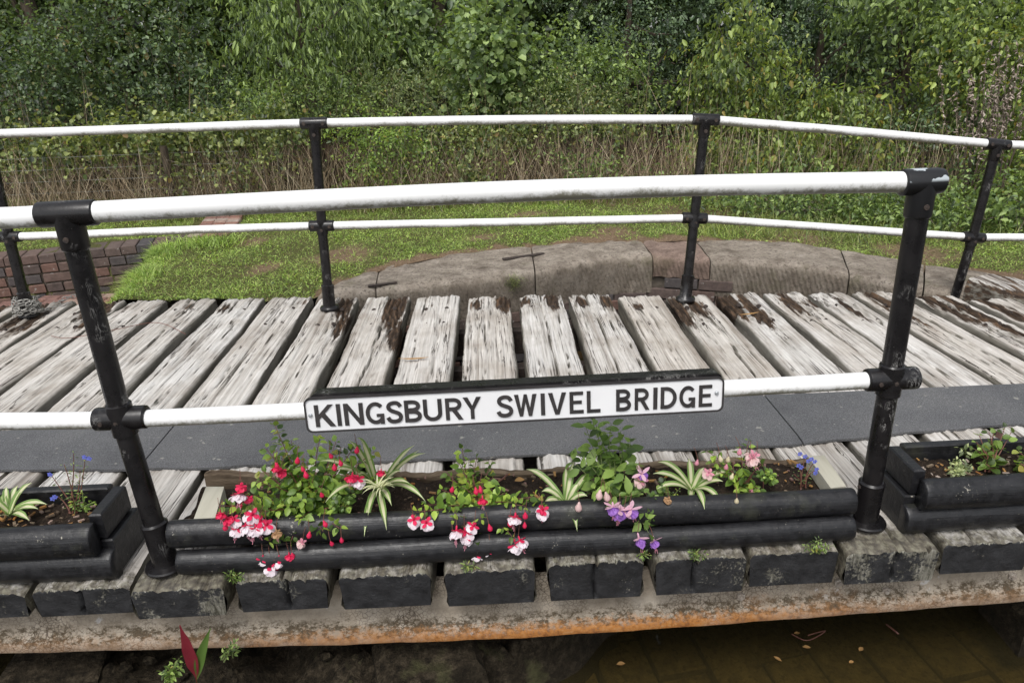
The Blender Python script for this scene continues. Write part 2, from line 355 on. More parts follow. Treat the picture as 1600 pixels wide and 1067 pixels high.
def m_soil():
    b = NB('potting_soil'); c = b.coord('Object', (1, 1, 1), True); n = b.noise(c, 90, 6, .75); f = b.noise(c, 220, 3, .6)
    col = b.ramp(n, [(.3, (.012, .009, .007)), (.55, (.04, .028, .02)), (.7, (.09, .062, .042))])
    col = b.mix(b.ramp(f, [(.68, 0.), (.72, 1.)]), col, (.28, .20, .13)); b.set(Base_Color=col, Roughness=.95, Specular_IOR_Level=.15); b.bump(n, 1., .012); return b.m
def m_water():
    b = NB('murky_water'); c = b.coord('Object', (1, 1, 1))
    tr = b.n('ShaderNodeBsdfTransparent'); tr.inputs[0].default_value = (.66, .58, .34, 1)
    df = b.n('ShaderNodeBsdfDiffuse'); df.inputs[0].default_value = (.075, .062, .030, 1)
    gl = b.n('ShaderNodeBsdfGlossy'); gl.inputs['Roughness'].default_value = .03
    fr = b.n('ShaderNodeFresnel'); fr.inputs[0].default_value = 1.33
    bp = b.n('ShaderNodeBump'); bp.inputs['Strength'].default_value = .08; bp.inputs['Distance'].default_value = .01; b.l(b.noise(c, 7, 3), bp.inputs['Height'])
    b.l(bp.outputs[0], gl.inputs['Normal']); b.l(bp.outputs[0], fr.inputs['Normal'])
    m1 = b.n('ShaderNodeMixShader'); m1.inputs[0].default_value = .25; b.l(tr.outputs[0], m1.inputs[1]); b.l(df.outputs[0], m1.inputs[2])
    m2 = b.n('ShaderNodeMixShader'); b.l(fr.outputs[0], m2.inputs[0]); b.l(m1.outputs[0], m2.inputs[1]); b.l(gl.outputs[0], m2.inputs[2]); b.l(m2.outputs[0], b.out.inputs[0])
    return b.m
def m_variegated():
    b = NB('variegated_leaf'); a = b.attr('across'); n = b.noise(b.coord('Object', (1, 1, 1)), 60, 3)
    col = b.ramp(b.math('ADD', a, b.math('MULTIPLY', b.math('SUBTRACT', n, .5), .18)), [(.30, (.66, .64, .42)), (.46, (.50, .56, .24)), (.60, (.15, .26, .06)), (.95, (.20, .32, .09))])
    b.set(Base_Color=col, Roughness=.4); tr = b.n('ShaderNodeBsdfTranslucent'); b.l(col, tr.inputs[0])
    mx = b.n('ShaderNodeMixShader'); mx.inputs[0].default_value = .25; b.l(b.b.outputs[0], mx.inputs[1]); b.l(tr.outputs[0], mx.inputs[2]); b.l(mx.outputs[0], b.out.inputs[0]); return b.m

M = dict(wood=m_wood(), bwood=m_blackwood(along=(.05, 1, 1)), endp=m_endpaint(), endp2=m_endpaint(.5, 'worn_black_end_paint'), white=m_white(), black=m_blackmetal(), chipped=m_chipped(), mat=m_mat(), girder=m_girder(),
    bolt=m_simple('rusty_bolt', (.02, .017, .016), (.07, .05, .04), 80, .7), gbolt=m_simple('painted_bolt', (.20, .16, .13), (.33, .30, .26), 60, .8),
    batten=m_simple('pale_new_batten', (.36, .34, .27), (.50, .48, .40), 26, .8, .2, .35, .002, stretch=(1, .07, 1)),
    rotten=m_simple('rotten_board', (.035, .022, .015), (.26, .20, .14), 30, .9, .1, .8, .008, stretch=(.12, 1, 1)),
    gfit=m_simple('grey_zinc', (.30, .32, .33), (.48, .50, .52), 60, .45, metal=.6), chain=m_simple('galvanised_chain', (.22, .21, .19), (.42, .41, .38), 90, .55, metal=.4),
    stone=m_stone('sandstone_coping', (.135, .11, .088), (.29, .25, .205), (.43, .38, .32), 9, .6, .2),
    stone2=m_stone('pink_sandstone', (.15, .11, .09), (.26, .19, .155), (.33, .255, .21), 12, .6, .1),
    mud=m_stone('muddy_stone', (.010, .008, .005), (.032, .025, .016), (.085, .068, .045), 30, 0, .3),
    sunk=m_stone('silted_block', (.07, .055, .03), (.16, .13, .07), (.24, .20, .12), 16, 0, .1),
    mortar=m_stone('old_mortar', (.10, .085, .07), (.17, .145, .12), (.24, .21, .18), 18, 0, .1), brick=m_brick(), soil=m_soil(), ground=m_ground(), water=m_water(),
    paver=m_brick('worn_paver', [(0., (.25, .14, .11)), (.3, (.32, .23, .19)), (.55, (.22, .13, .11)), (.8, (.34, .28, .24))]),
    signw=m_simple('sign_white', (.72, .72, .73), (.80, .80, .80), 6, .35, .5, .05, .002), signb=m_simple('sign_black', (.022, .020, .020), (.045, .040, .040), 30, .4, .5, .1, .002),
    hole=m_simple('weep_dark', (.01, .008, .007), (.02, .018, .014), 20, .9), vari=m_variegated(),
    trunk=m_simple('bark', (.045, .035, .026), (.13, .105, .08), 30, .95, .1, .8, .01, stretch=(1, 1, .2)),
    palebark=m_simple('pale_bark', (.09, .075, .055), (.24, .21, .17), 30, .95, .1, .5, .006, stretch=(1, 1, .2)),
    wire=m_simple('fence_wire', (.20, .21, .20), (.32, .33, .32), 40, .5, metal=.3),
    twig=m_simple('red_brown_stem', (.10, .035, .03), (.20, .09, .06), 60, .6), gstem=m_simple('green_stem', (.10, .14, .04), (.18, .20, .08), 60, .6),
    deadleaf=m_island('dead_leaf', [(0., (.30, .12, .03)), (.5, (.38, .22, .08)), (1., (.22, .12, .06))], .7, .1))
LF = dict(
    oak=m_leaf('oak_leaf', (.012, .026, .012), (.030, .058, .024), (.075, .12, .058), (.16, .13, .04)),
    dark=m_leaf('dark_leaf', (.010, .020, .007), (.026, .048, .014), (.055, .090, .026)),
    holly=m_leaf('holly_leaf', (.009, .022, .010), (.022, .046, .020), (.060, .098, .048), rough=.34, trans=.12),
    cherry=m_leaf('cherry_leaf', (.020, .040, .012), (.055, .095, .028), (.12, .18, .06)),
    hazel=m_leaf('round_leaf', (.030, .060, .022), (.070, .120, .045), (.13, .19, .08)),
    dog=m_leaf('dogwood_leaf', (.022, .044, .010), (.062, .105, .024), (.13, .185, .05), (.26, .20, .03)),
    bram=m_leaf('bramble_leaf', (.022, .040, .014), (.060, .095, .030), (.15, .19, .075), (.22, .15, .06)),
    bright=m_leaf('bright_leaf', (.035, .070, .014), (.075, .135, .030), (.14, .22, .055), (.30, .26, .06)),
    nettle=m_leaf('nettle_leaf', (.028, .055, .018), (.065, .115, .035), (.12, .18, .06)),
    willow=m_leaf('grey_green_leaf', (.030, .050, .020), (.070, .105, .042), (.13, .17, .08), (.20, .12, .06)),
    fuch=m_leaf('fuchsia_leaf', (.050, .115, .022), (.115, .22, .042), (.23, .36, .065), (.30, .30, .06), trans=.3, gain=1.15),
    fuch2=m_leaf('broad_fuchsia_leaf', (.050, .11, .025), (.10, .19, .045), (.16, .26, .07), trans=.3, gain=1.15),
    grey=m_leaf('grey_succulent_leaf', (.08, .12, .06), (.13, .18, .10), (.20, .25, .14)))
def flat(name, c, trans=.3, rough=.45):
    b = NB(name); n = b.noise(b.coord('Object', (1, 1, 1), True), 120, 3)
    col = b.mix(b.math('MULTIPLY', n, .5), c, tuple(min(1, x*1.25+.02) for x in c)); b.set(Base_Color=col, Roughness=rough, Specular_IOR_Level=.35)
    tr = b.n('ShaderNodeBsdfTranslucent'); b.l(col, tr.inputs[0]); mx = b.n('ShaderNodeMixShader'); mx.inputs[0].default_value = trans
    b.l(b.b.outputs[0], mx.inputs[1]); b.l(tr.outputs[0], mx.inputs[2]); b.l(mx.outputs[0], b.out.inputs[0]); return b.m
PC = dict(red=flat('crimson_petal', (.70, .025, .10)), white=flat('white_petal', (.78, .70, .74)), pink=flat('pink_petal', (.70, .30, .38)), purple=flat('violet_petal', (.25, .07, .50)),
    pale=flat('pale_petal', (.72, .52, .50)), blue=flat('blue_petal', (.17, .20, .66)), cream=flat('cream_petal', (.70, .62, .42)), maroon=flat('maroon_leaf', (.20, .018, .03)), midg=flat('mid_green', (.09, .16, .03)), tan=flat('withered_petal', (.45, .27, .14)))

# ================================================================== GROUND
def lerp_poly(P, t):
    P = np.asarray(P); i = min(int(t), len(P)-2); return P[i]+(P[i+1]-P[i])*(t-i)
FRONT = np.array([(-.10, 2.36), (.233, 2.43), (.69, 2.52), (1.254, 2.69), (1.70, 2.90), (2.044, 2.907), (2.417, 2.784), (2.868, 2.592), (3.20, 2.40), (3.50, 2.22), (3.95, 2.0)])
BACK = np.array([(.02, 2.62), (.20, 2.86), (.62, 3.15), (1.27, 3.32), (1.74, 3.37), (2.05, 3.34), (2.45, 3.30), (2.98, 3.16), (3.42, 2.95), (3.80, 2.72), (4.40, 2.45)])
def fy(x):
    return float(np.interp(x, np.r_[-8, -2.4, -1.2, -.12, BACK[:, 0], 6, 9], np.r_[2.56, 2.52, 2.44, 2.345, BACK[:, 1]-.06, 2.2, 2.2]))
WALL = np.array([(-5.5, 2.9), (-3.2, 3.42), (-2.67, 3.56), (-2.07, 3.74), (-1.49, 3.89), (-1.30, 4.0)])      # front top edge of the brick wall
def gz(x, y):
    z = 0.0
    ywall = float(np.interp(x, WALL[:, 0], WALL[:, 1]))
    # sunken pocket in front of the brick wall, grass bank on its right
    k = np.clip((-1.28-x-.22*(y-2.6))/.42, 0, 1)
    if y < ywall+.03: z = -.34*k*k*(3-2*k)
    if x > 2.9: z -= .12*np.clip((x-2.9)/1., 0, 1)
    z += .012*math.sin(x*3.1+y*2.3)+.008*math.sin(x*7.7-y*5.1)-.012
    if y > 5: z += .03*(y-5)
    return z
xs = np.r_[np.linspace(-60, -7, 12), np.arange(-6.5, -3.2, .25), np.arange(-3.2, 5.0, .06), np.arange(5, 9, .4), np.linspace(10, 60, 12)]
V = []; NY = 70
for x in xs:
    y0 = fy(x); t = np.linspace(0, 1, NY); ys = y0+3.2*t+(60)*np.clip((t-.75)/.25, 0, 1)**2.2
    for y in ys: V.append((x, y, gz(x, y)))
V = np.array(V); ii, jj = np.meshgrid(np.arange(len(xs)-1), np.arange(NY-1), indexing='ij'); a = (ii*NY+jj).ravel()
F = np.stack([a, a+NY, a+NY+1, a+1], 1)
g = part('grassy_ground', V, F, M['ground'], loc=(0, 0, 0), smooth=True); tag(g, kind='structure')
def dryness(x, y):
    b_ = np.interp(x, BACK[:, 0], BACK[:, 1]); d = y-b_
    d = d+.07*np.sin(x*7+1)*np.sin(x*17)+.05*np.sin(x*29+y*13); v = np.where((x > -.1) & (x < 4.4), np.clip(1.15-d/.22, 0, 1), 0.)
    for (cx, cy, r) in ((.25, 2.62, .3), (-.1, 3.3, .28), (2.75, 4.2, .5), (3.3, 3.5, .35), (4.0, 3.1, .35), (1.9, 3.6, .25), (-.6, 3.1, .16), (2.2, 4.9, .3), (3.9, 2.6, .3), (-.9, 3.9, .15), (.9, 3.7, .16), (1.3, 4.4, .2), (-.2, 4.3, .2)):
        v = np.maximum(v, .8*np.exp(-((x-cx)**2+(y-cy)**2)/r**2))
    return np.clip(v, 0, 1)
at_ = g.data.attributes.new('dry', 'FLOAT', 'POINT'); at_.data.foreach_set('value', np.maximum(dryness(V[:, 0], V[:, 1]), 0*V[:, 1]).astype(np.float32))

at_ = g.data.attributes.new('hedge_floor', 'FLOAT', 'POINT'); at_.data.foreach_set('value', np.clip((V[:, 1]-4.9)*2.5, 0, 1).astype(np.float32))
def strips(P, D, L, Wd, bend, seg=2, droop=.5):
    """tapered grass blades: P base, D unit lean, L length, Wd width"""
    n = len(P); az = rng.uniform(0, 2*np.pi, n); side = np.stack([np.cos(az), np.sin(az), np.zeros(n)], 1)
    V = np.zeros((n, 2*seg+1, 3))
    for s_ in range(seg+1):
        t = s_/seg; c = P+D*(L*t)[:, None]; c[:, 2] -= bend*L*t*t*droop
        c[:, :2] += (D[:, :2])*(bend*L*t*t)[:, None]
        if s_ < seg:
            w = (Wd*(1-t*.55)/2)[:, None]; V[:, 2*s_] = c-side*w; V[:, 2*s_+1] = c+side*w
        else: V[:, 2*seg] = c
    base = (np.arange(n)*(2*seg+1))[:, None]
    T = []
    for s_ in range(seg-1): T += [[2*s_, 2*s_+1, 2*s_+3], [2*s_, 2*s_+3, 2*s_+2]]
    T += [[2*seg-2, 2*seg-1, 2*seg]]
    F = (base[:, None, :]+np.array(T)[None]).reshape(-1, 3)
    return V.reshape(-1, 3), F
def scatter(n, x0, x1, y1, keep):
    x = rng.uniform(x0, x1, n); y0 = np.array([fy(v) for v in x]); y = y0+rng.uniform(0, 1, n)**1.15*(y1-y0)
    k = keep(x, y); x, y = x[k], y[k]; z = np.array([gz(a_, b_) for a_, b_ in zip(x, y)]); return np.stack([x, y, z], 1)
WB = lambda x, y: (np.abs(y-np.interp(x, WALL[:, 0], WALL[:, 1])-.13) > .17) | (x > -1.28)
def keep_g(x, y):
    pt = np.sin(x*5.3+1.3*np.sin(y*4.1))*np.sin(y*6.1+x*2.2)
    pav = ~((x < -1.75) & (y < 3.0))
    strip = ~((np.abs(x-(-1.30-.25*(y-4.0)/.8)) < .16) & (y > 3.9) & (y < 5.2))
    return (rng.uniform(0, 1, len(x)) > dryness(x, y)*1.1) & (rng.uniform(0, 1, len(x)) < .80+.35*pt) & WB(x, y) & pav & strip
P = scatter(230000, -4.2, 5.2, 5.9, keep_g); n = len(P)
D = rng.normal(0, .75, (n, 3)); D[:, 2] = rng.uniform(.35, 1., n); D /= np.linalg.norm(D, axis=1)[:, None]
tall = np.clip((P[:, 1]-4.5)/1.2, 0, 1)
V, F = strips(P, D, rng.uniform(.012, .036, n)*(1+tall*1.6)*(1+1.1*np.clip(np.sin(P[:, 0]*9+2*np.sin(P[:, 1]*7))*np.sin(P[:, 1]*11+P[:, 0]*3)-.45, 0, 1)), rng.uniform(.0025, .006, n)*(1+.3*tall), rng.uniform(.2, .9, n))
o = part('lawn_grass', V, F, m_leaf('grass_blade', (.052, .095, .016), (.130, .205, .040), (.24, .32, .085), (.38, .31, .17), trans=.3, spec=.3, gain=1.6, hue=(1.10, 1.08, 1.15)), loc=(0, 0, 0))
tag(o, 'short green mown grass covering the bank behind the stone coping', 'grass', kind='stuff')
P = scatter(30000, -4.0, 5.2, 5.2, lambda x, y: keep_g(x, y) & (np.sin(x*4.1+2)*np.sin(y*5.3+x) > .15)); n = len(P); P[:, 2] += .008
CLV = (P, n)
P = scatter(60000, -4.2, 5.2, 5.6, lambda x, y: (rng.uniform(0, 1, len(x)) < dryness(x, y)*1.2+.05) & WB(x, y) & ~((x < -1.75) & (y < 3.0))); n = len(P)
D = rng.normal(0, 1., (n, 3)); D[:, 2] = rng.uniform(.1, .45, n); D /= np.linalg.norm(D, axis=1)[:, None]
V, F = strips(P, D, rng.uniform(.015, .04, n), rng.uniform(.002, .004, n), rng.uniform(.2, .8, n))
o = part('dry_grass', V, F, m_island('straw', [(0., (.16, .10, .06)), (.5, (.30, .21, .13)), (1., (.42, .33, .22))]), loc=(0, 0, 0))
tag(o, 'dead straw coloured clippings fringing the back of the stone coping', 'dry grass', kind='stuff')

# ---------------------------------------------------------------- leaves
def leaves(P, A, N, L, Wd, fold=.25, shape='ovate', curl=.15):
    """P base points, A unit axis, N approx normal; 6-vertex folded leaves"""
    n = len(P); S_ = np.cross(A, N); S_ /= np.linalg.norm(S_, axis=1)[:, None]+1e-9; N = np.cross(S_, A)
    pr = {'ovate': ((.28, .5), (.68, .40)), 'round': ((.22, .5), (.78, .48)), 'long': ((.30, .5), (.65, .42)), 'obov': ((.35, .36), (.75, .5))}[shape]
    L = L[:, None]; Wd = Wd[:, None]
    def pt(t, s, f): return P+A*(L*t)+S_*(Wd*s)+N*(Wd*abs(s)*f*2*fold)-N*(L*curl*t*t)
    Vs = [pt(0, 0, 0), pt(pr[0][0], pr[0][1], 1), pt(pr[1][0], pr[1][1], 1), pt(1, 0, 0), pt(pr[1][0], -pr[1][1], 1), pt(pr[0][0], -pr[0][1], 1)]
    V = np.stack(Vs, 1).reshape(-1, 3); b = (np.arange(n)*6)[:, None]
    F = (b[:, None, :]+np.array([[0, 1, 2, 3], [0, 3, 4, 5]])[None]).reshape(-1, 4)
    return V, F
def nrm(v): return v/(np.linalg.norm(v, axis=-1, keepdims=True)+1e-9)
P, n = CLV; s_ = rng.uniform(.008, .018, n)
V, F = leaves(P, nrm(rng.normal(0, 1, (n, 3))*[1, 1, .25]), nrm(rng.normal(0, .3, (n, 3))+[0, 0, 1]), s_, s_*.8, shape='round')
tag(part('lawn_weeds', V, F, m_leaf('lawn_weed_leaf', (.05, .10, .022), (.11, .19, .045), (.20, .29, .08), gain=1.5), loc=(0, 0, 0)), 'low clover and plantain patches growing through the lawn', 'ground cover', kind='stuff')
def crown(c, r, n, size, shape='ovate', aspect=.55, per=14, droop=.2, shell=.55, spray=.22, up=.7, lump=.48):
    """foliage as sprays of leaves on twigs through a lumpy crown volume"""
    k = max(4, n//per); d = nrm(rng.normal(0, 1, (k, 3))); rr = shell+(1-shell)*rng.uniform(0, 1, k)**.6
    lp = 1+lump*(np.sin(d[:, 0]*5+c[0]*3)*np.sin(d[:, 2]*6+c[1])+.6*np.sin(d[:, 1]*9+d[:, 2]*7+c[0]))
    C = np.array(c)+d*np.array(r)*(rr*lp)[:, None]
    ax = nrm(d*np.array([1, 1, .6])+rng.normal(0, .45, (k, 3))-np.array([0, 0, droop]))
    ci = np.repeat(np.arange(k), per); m = len(ci); t = rng.uniform(-.5, 1, m)
    sc = spray*rng.uniform(.6, 1.3, k)[ci]
    P = C[ci]+ax[ci]*(t*sc)[:, None]+rng.normal(0, .22, (m, 3))*sc[:, None]*.8
    A = nrm(ax[ci]*.7+rng.normal(0, .65, (m, 3))-np.array([0, 0, droop]))
    N = nrm(np.array([0, 0, up])+d[ci]*.55+rng.normal(0, .35, (m, 3)))
    s_ = rng.uniform(.55, 1.25, k)[ci]**.6*rng.uniform(.45, 1.35, m)*size
    return leaves(P, A, N, s_, s_*aspect, shape=shape)
def twigs(c, r, base, n=20, rad=.012):
    mb = MB(); c = np.array(c); base = np.array(base)
    for i in range(n):
        d = nrm(rng.normal(0, 1, 3)-[0, .5, 0]); e = c+d*np.array(r)*rng.uniform(.85, 1.15); b0 = base+rng.normal(0, .08, 3)*[1, 1, 0]
        mid = (b0+e)/2+rng.normal(0, .1, 3); mid2 = (mid+e)/2+rng.normal(0, .06, 3)
        mb.tube([b0, (b0+mid)/2+rng.normal(0, .03, 3), mid, mid2, e], [rad, rad*.8, rad*.6, rad*.4, rad*.15], 5)
    return mb
def shrub(name, label, cat, cpx, Y, r, leafm, n, size, group=None, trunk=None, **kw):
    n = int(n*1.08); c = at(cpx[0], cpx[1], 1, Y); base = (c[0], c[1]+.1, gz(c[0], c[1]))
    t = thing(name, label, cat, base, group)
    V, F = crown(c, r, int(n), size, **kw); part('foliage', V, F, LF[leafm], t)
    if trunk:
        mb = MB(); x, y, z = base; pts = [(x, y, z-.1), (x+.02, y, z+(c[2]-z)*.4), (x-.02, y-.02, z+(c[2]-z)*.8), (c[0], c[1], c[2]+r[2]*.8)]
        mb.tube(pts, [trunk, trunk*.8, trunk*.65, trunk*.2], 8)
        for i in range(7):
            p = lerp_poly(pts, rnd.uniform(1, 2.6)); d = nrm(rng.normal(0, 1, 3)*[1, 1, .5]+[0, 0, .3]); mb.tube([p, p+d*r[0]*.4, p+d*r[0]*.8+[0, 0, .1]], [trunk*.4, trunk*.25, trunk*.08], 5)
        mb.build('trunk', M['trunk'], t, True)
    else: twigs(c, r, base, 20, .007).build('branches', M['palebark'], t)
    return t
SH = [  # name, label, category, centre, depth, radii, leaf, count, size, options
 ('oak_bush', 'broad dark blue-green oak bush filling the upper left behind the far railing', 'bush', (215, 85), 6.9, (1.55, .75, .85), 'oak', 9000, .052, dict(shape='obov', aspect=.62, per=12)),
 ('hawthorn_bush', 'low dark hawthorn at the left edge above the railing', 'bush', (35, 150), 6.3, (.75, .5, .55), 'oak', 4200, .038, dict(shape='round', aspect=.8)),
 ('dark_tree', 'dark shaded tree with a thick trunk in the top left corner', 'tree', (40, 0), 8.2, (1.3, .8, 1.1), 'dark', 5000, .06, dict(trunk=.17)),
 ('cherry_tree', 'drooping long-leaved cherry boughs at top left of centre', 'tree', (470, 45), 6.3, (.72, .55, .62), 'cherry', 4600, .075, dict(shape='long', aspect=.30, droop=1.3, per=10, trunk=.06)),
 ('cherry_sapling', 'darker long-leaved young cherry just left of the pale round-leaved sapling', 'tree', (560, 105), 6.9, (.75, .5, .6), 'cherry', 2600, .08, dict(shape='long', aspect=.36, droop=.9)),
 ('maple_bush', 'broad-leaved dull green bush behind the sapling at top centre', 'bush', (640, 55), 7.2, (.9, .55, .75), 'hazel', 4600, .064, dict(shape='round', aspect=.9, droop=.4)),
 ('round_leaved_sapling', 'pale round-leaved sapling with a thin grey trunk at top centre', 'tree', (765, 100), 5.95, (.50, .35, .72), 'hazel', 2300, .060, dict(shape='round', aspect=.95, trunk=.028, per=7, lump=.2, shell=.2)),
 ('grey_willowherb', 'fine grey-green willowherb clump left of the round-leaved sapling', 'plant', (610, 150), 6.0, (.78, .4, .34), 'willow', 5600, .034, dict(shape='long', aspect=.34)),
 ('viburnum_bush', 'mid green bush right of the round-leaved sapling', 'bush', (905, 120), 6.4, (.75, .5, .45), 'nettle', 4200, .048, dict(shape='ovate', aspect=.6)),
 ('pale_bush', 'paler leafy growth just above the railing right of the sapling', 'bush', (880, 165), 5.8, (.65, .35, .24), 'willow', 3600, .038, dict(aspect=.45)),
 ('holly_tree', 'dark fine-leaved holly at top right of centre', 'tree', (985, 45), 7.3, (.95, .7, .95), 'holly', 9000, .036, dict(shape='ovate', aspect=.6, trunk=.07)),
 ('tall_holly', 'dark glossy holly mass between the two dogwoods', 'tree', (1290, 60), 7.3, (1.35, .7, 1.0), 'holly', 12000, .038, dict(aspect=.6, trunk=.07)),
 ('dogwood_bush', 'bright green drooping dogwood above the middle far post', 'bush', (1150, 130), 5.9, (.50, .4, .62), 'dog', 4000, .060, dict(shape='ovate', aspect=.5, droop=.8, per=10)),
 ('low_dogwood', 'lower dogwood with long leaves right of the middle far post', 'bush', (1300, 195), 5.7, (.78, .45, .42), 'dog', 5200, .060, dict(aspect=.48, droop=.6, per=10)),
 ('front_dogwood', 'leafy dogwood skirt between the middle and right far posts', 'bush', (1220, 240), 5.2, (.85, .35, .25), 'dog', 3600, .055, dict(aspect=.48, droop=.6)),
 ('tall_dogwood', 'tall yellow-green dogwood at the right edge', 'bush', (1545, 130), 5.6, (.60, .5, .85), 'dog', 6000, .058, dict(aspect=.52, droop=.6, per=10)),
 ('hanging_tree', 'overhanging mid green tree in the top right corner', 'tree', (1440, 10), 6.6, (.95, .6, .5), 'cherry', 4200, .07, dict(aspect=.5, droop=.6, trunk=.06)),
 ('spindle_bush', 'green bush low at the right edge behind the right far post', 'bush', (1590, 260), 4.9, (.42, .35, .42), 'dog', 2600, .055, dict(aspect=.55)),
 ('bramble_patch', 'bramble patch with broad leaves at far left under the top rail', 'bramble', (60, 228), 5.5, (.75, .35, .21), 'bram', 2500, .044, dict(shape='round', aspect=.75)),
 ('bramble_patch', 'yellowing bramble patch midway between left edge and left far post', 'bramble', (250, 216), 5.35, (.72, .35, .18), 'bram', 2700, .046, dict(shape='round', aspect=.75)),
 ('bramble_patch', 'bramble patch next to the left far post', 'bramble', (400, 205), 5.4, (.55, .35, .20), 'bram', 1700, .042, dict(shape='round', aspect=.75)),
 ('nettle_clump', 'upright pale nettle tops above the rail at left of centre', 'plant', (455, 165), 5.8, (.72, .3, .28), 'nettle', 3600, .038, dict(aspect=.42)),
 ('bright_privet', 'bright yellow-green bush just right of the left far post', 'bush', (612, 238), 5.2, (.40, .3, .34), 'bright', 3400, .036, dict(aspect=.55)),
 ('ivy_growth', 'bramble and ivy growth right of the bright bush', 'bramble', (740, 215), 5.45, (.55, .3, .18), 'bram', 1700, .044, dict(aspect=.7)),
 ('ivy_growth', 'sparse bramble arching over brown stems at centre right', 'bramble', (930, 198), 5.5, (.6, .3, .11), 'bram', 1500, .042, dict(aspect=.6)),
 ('bramble_sprays', 'low green sprays among the brown stems left of the left far post', 'bramble', (330, 275), 5.0, (.8, .25, .16), 'bram', 700, .042, dict(aspect=.6, shell=.1)),
 ('bramble_sprays', 'low green sprays among the brown stems at centre right', 'bramble', (930, 260), 5.0, (.75, .25, .18), 'nettle', 900, .040, dict(aspect=.5, shell=.1)),
 ('bramble_sprays', 'low green sprays in the stems just right of the bright bush', 'bramble', (740, 270), 5.0, (.4, .25, .16), 'bram', 500, .042, dict(aspect=.6, shell=.1)),
 ('nettle_bed', 'dense nettle bed behind the near railing end at the right', 'plant', (1235, 315), 4.25, (.85, .35, .20), 'nettle', 5200, .040, dict(aspect=.5)),
 ('nettle_bed', 'nettle bed beside the right far post', 'plant', (1440, 335), 3.95, (.60, .35, .22), 'nettle', 4200, .042, dict(aspect=.5)),
 ('nettle_bed', 'taller nettle growth at the right edge', 'plant', (1600, 335), 3.7, (.50, .4, .30), 'nettle', 3600, .045, dict(aspect=.55)),
 ('sloe_bush', 'small-leaved dark bush filling the gap above the bramble at left', 'bush', (330, 175), 6.5, (.95, .4, .35), 'oak', 4600, .036, dict(aspect=.6)),
 ('elder_bush', 'dark elder bush behind the near railing corner at right', 'bush', (1420, 230), 5.6, (.75, .4, .45), 'holly', 3800, .05, dict(aspect=.5)),
]
for (nm, lb, ct, px, Y, r, lf, n, sz, kw) in SH: shrub(nm, lb, ct, px, Y, r, lf, n, sz, **kw)
# taller trees standing behind the hedge
TR = [(-6.6, 9.6, 'oak'), (-4.1, 9.1, 'dark'), (-1.9, 9.8, 'dark'), (.3, 9.2, 'oak'), (2.5, 9.7, 'dark'), (4.7, 9.1, 'holly'), (7.0, 9.5, 'dark'), (9.4, 9.0, 'dark')]
pos = ['leftmost, beyond the frame-side corner tree', 'second from the left, behind the oak bush', 'third from the left, behind the cherry boughs', 'behind the sapling trunk', 'behind the fine-leaved holly', 'behind the glossy holly mass', 'behind the tall dogwood', 'rightmost of the row']
for (x, y, lf), ps in zip(TR, pos):
    t = thing('woodland_tree', 'tall dark woodland tree of the back row, '+ps, 'tree', (x, y, gz(x, y)), 'dark trees of the wood behind the hedge')
    V, F = crown((x, y, 2.2), (1.75, .8, 2.4), 6500, .11, aspect=.7, shell=.3, spray=.35); part('crown', V, F, LF[lf], t)
    MB().tube([(x, y, -.1), (x+.1, y, 1.5), (x, y+.1, 3.2)], [.16, .13, .08], 8).build('trunk', M['trunk'], t, True)
# dark far wood closes the view
V, F = crown((1.2, 13, 2.6), (16, 1.2, 3.6), 42000, .20, aspect=.75, shell=.1, spray=.6, lump=.1)
tag(part('far_wood', V, F, LF['dark'], loc=(1.2, 13, 0)), 'deep shaded woodland beyond the back row of trees', 'wood', kind='stuff')
# dry stems
def stem_field(n, pxr, yb, hmin, hmax, lean=.28):
    px = rng.uniform(pxr[0], pxr[1], n); Y = rng.uniform(yb[0], yb[1], n)
    x = np.array([at(a_, 300, 1, b_)[0] for a_, b_ in zip(px, Y)]); z = np.array([gz(a_, b_) for a_, b_ in zip(x, Y)])
    P = np.stack([x, Y, z], 1); D = rng.normal(0, lean, (n, 3)); D[:, 2] = 1; D = nrm(D)
    return strips(P, D, rng.uniform(hmin, hmax, n), rng.uniform(.002, .0065, n), rng.uniform(0, .5, n), 4, .5)
straw = m_island('dry_stem', [(0., (.08, .052, .035)), (.4, (.24, .175, .11)), (.8, (.44, .35, .235)), (1., (.58, .50, .37))])
V, F = stem_field(4600, (-40, 1090), (4.8, 5.35), .16, .88, .36); tag(part('dry_stems', V, F, straw, loc=(0, 5, 0)), 'tangle of dry brown stems and dead grass under the hedge', 'dry stems', kind='stuff')
V, F = stem_field(700, (1060, 1500), (4.6, 5.2), .3, 1.0, .14); tag(part('tall_straws', V, F, straw, loc=(3, 5, 0)), 'thin upright pale straws in front of the right hedge', 'dry stems', kind='stuff')
V, F = stem_field(5200, (-60, 1100), (4.7, 5.25), .07, .24, .5); tag(part('rough_grass', V, F, m_leaf('rough_grass_blade', (.04, .075, .015), (.08, .13, .03), (.15, .20, .06), (.30, .23, .12)), loc=(0, 5, 0)), 'longer rough grass along the foot of the hedge', 'grass', kind='stuff')
V, F = stem_field(2600, (1080, 1700), (3.35, 3.9), .06, .2, .6); tag(part('verge_grass', V, F, bpy.data.materials['rough_grass_blade'], loc=(4, 4, 0)), 'longer verge grass at the foot of the right nettle beds', 'grass', kind='stuff')
V, F = stem_field(260, (-40, 1500), (5.3, 5.7), .7, 1.5, .12); tag(part('tall_dead_stems', V, F, straw, loc=(1, 5.5, 0)), 'scattered tall pale dead stems rising in front of the bushes', 'dry stems', kind='stuff')
n = 7000; yy = rng.uniform(2.5, 3.9, n); P = np.stack([-1.30-.22*(yy-2.6)+rng.normal(0, .06, n), yy, np.zeros(n)], 1); P[:, 2] = [gz(a_, b_) for a_, b_ in P[:, :2]]
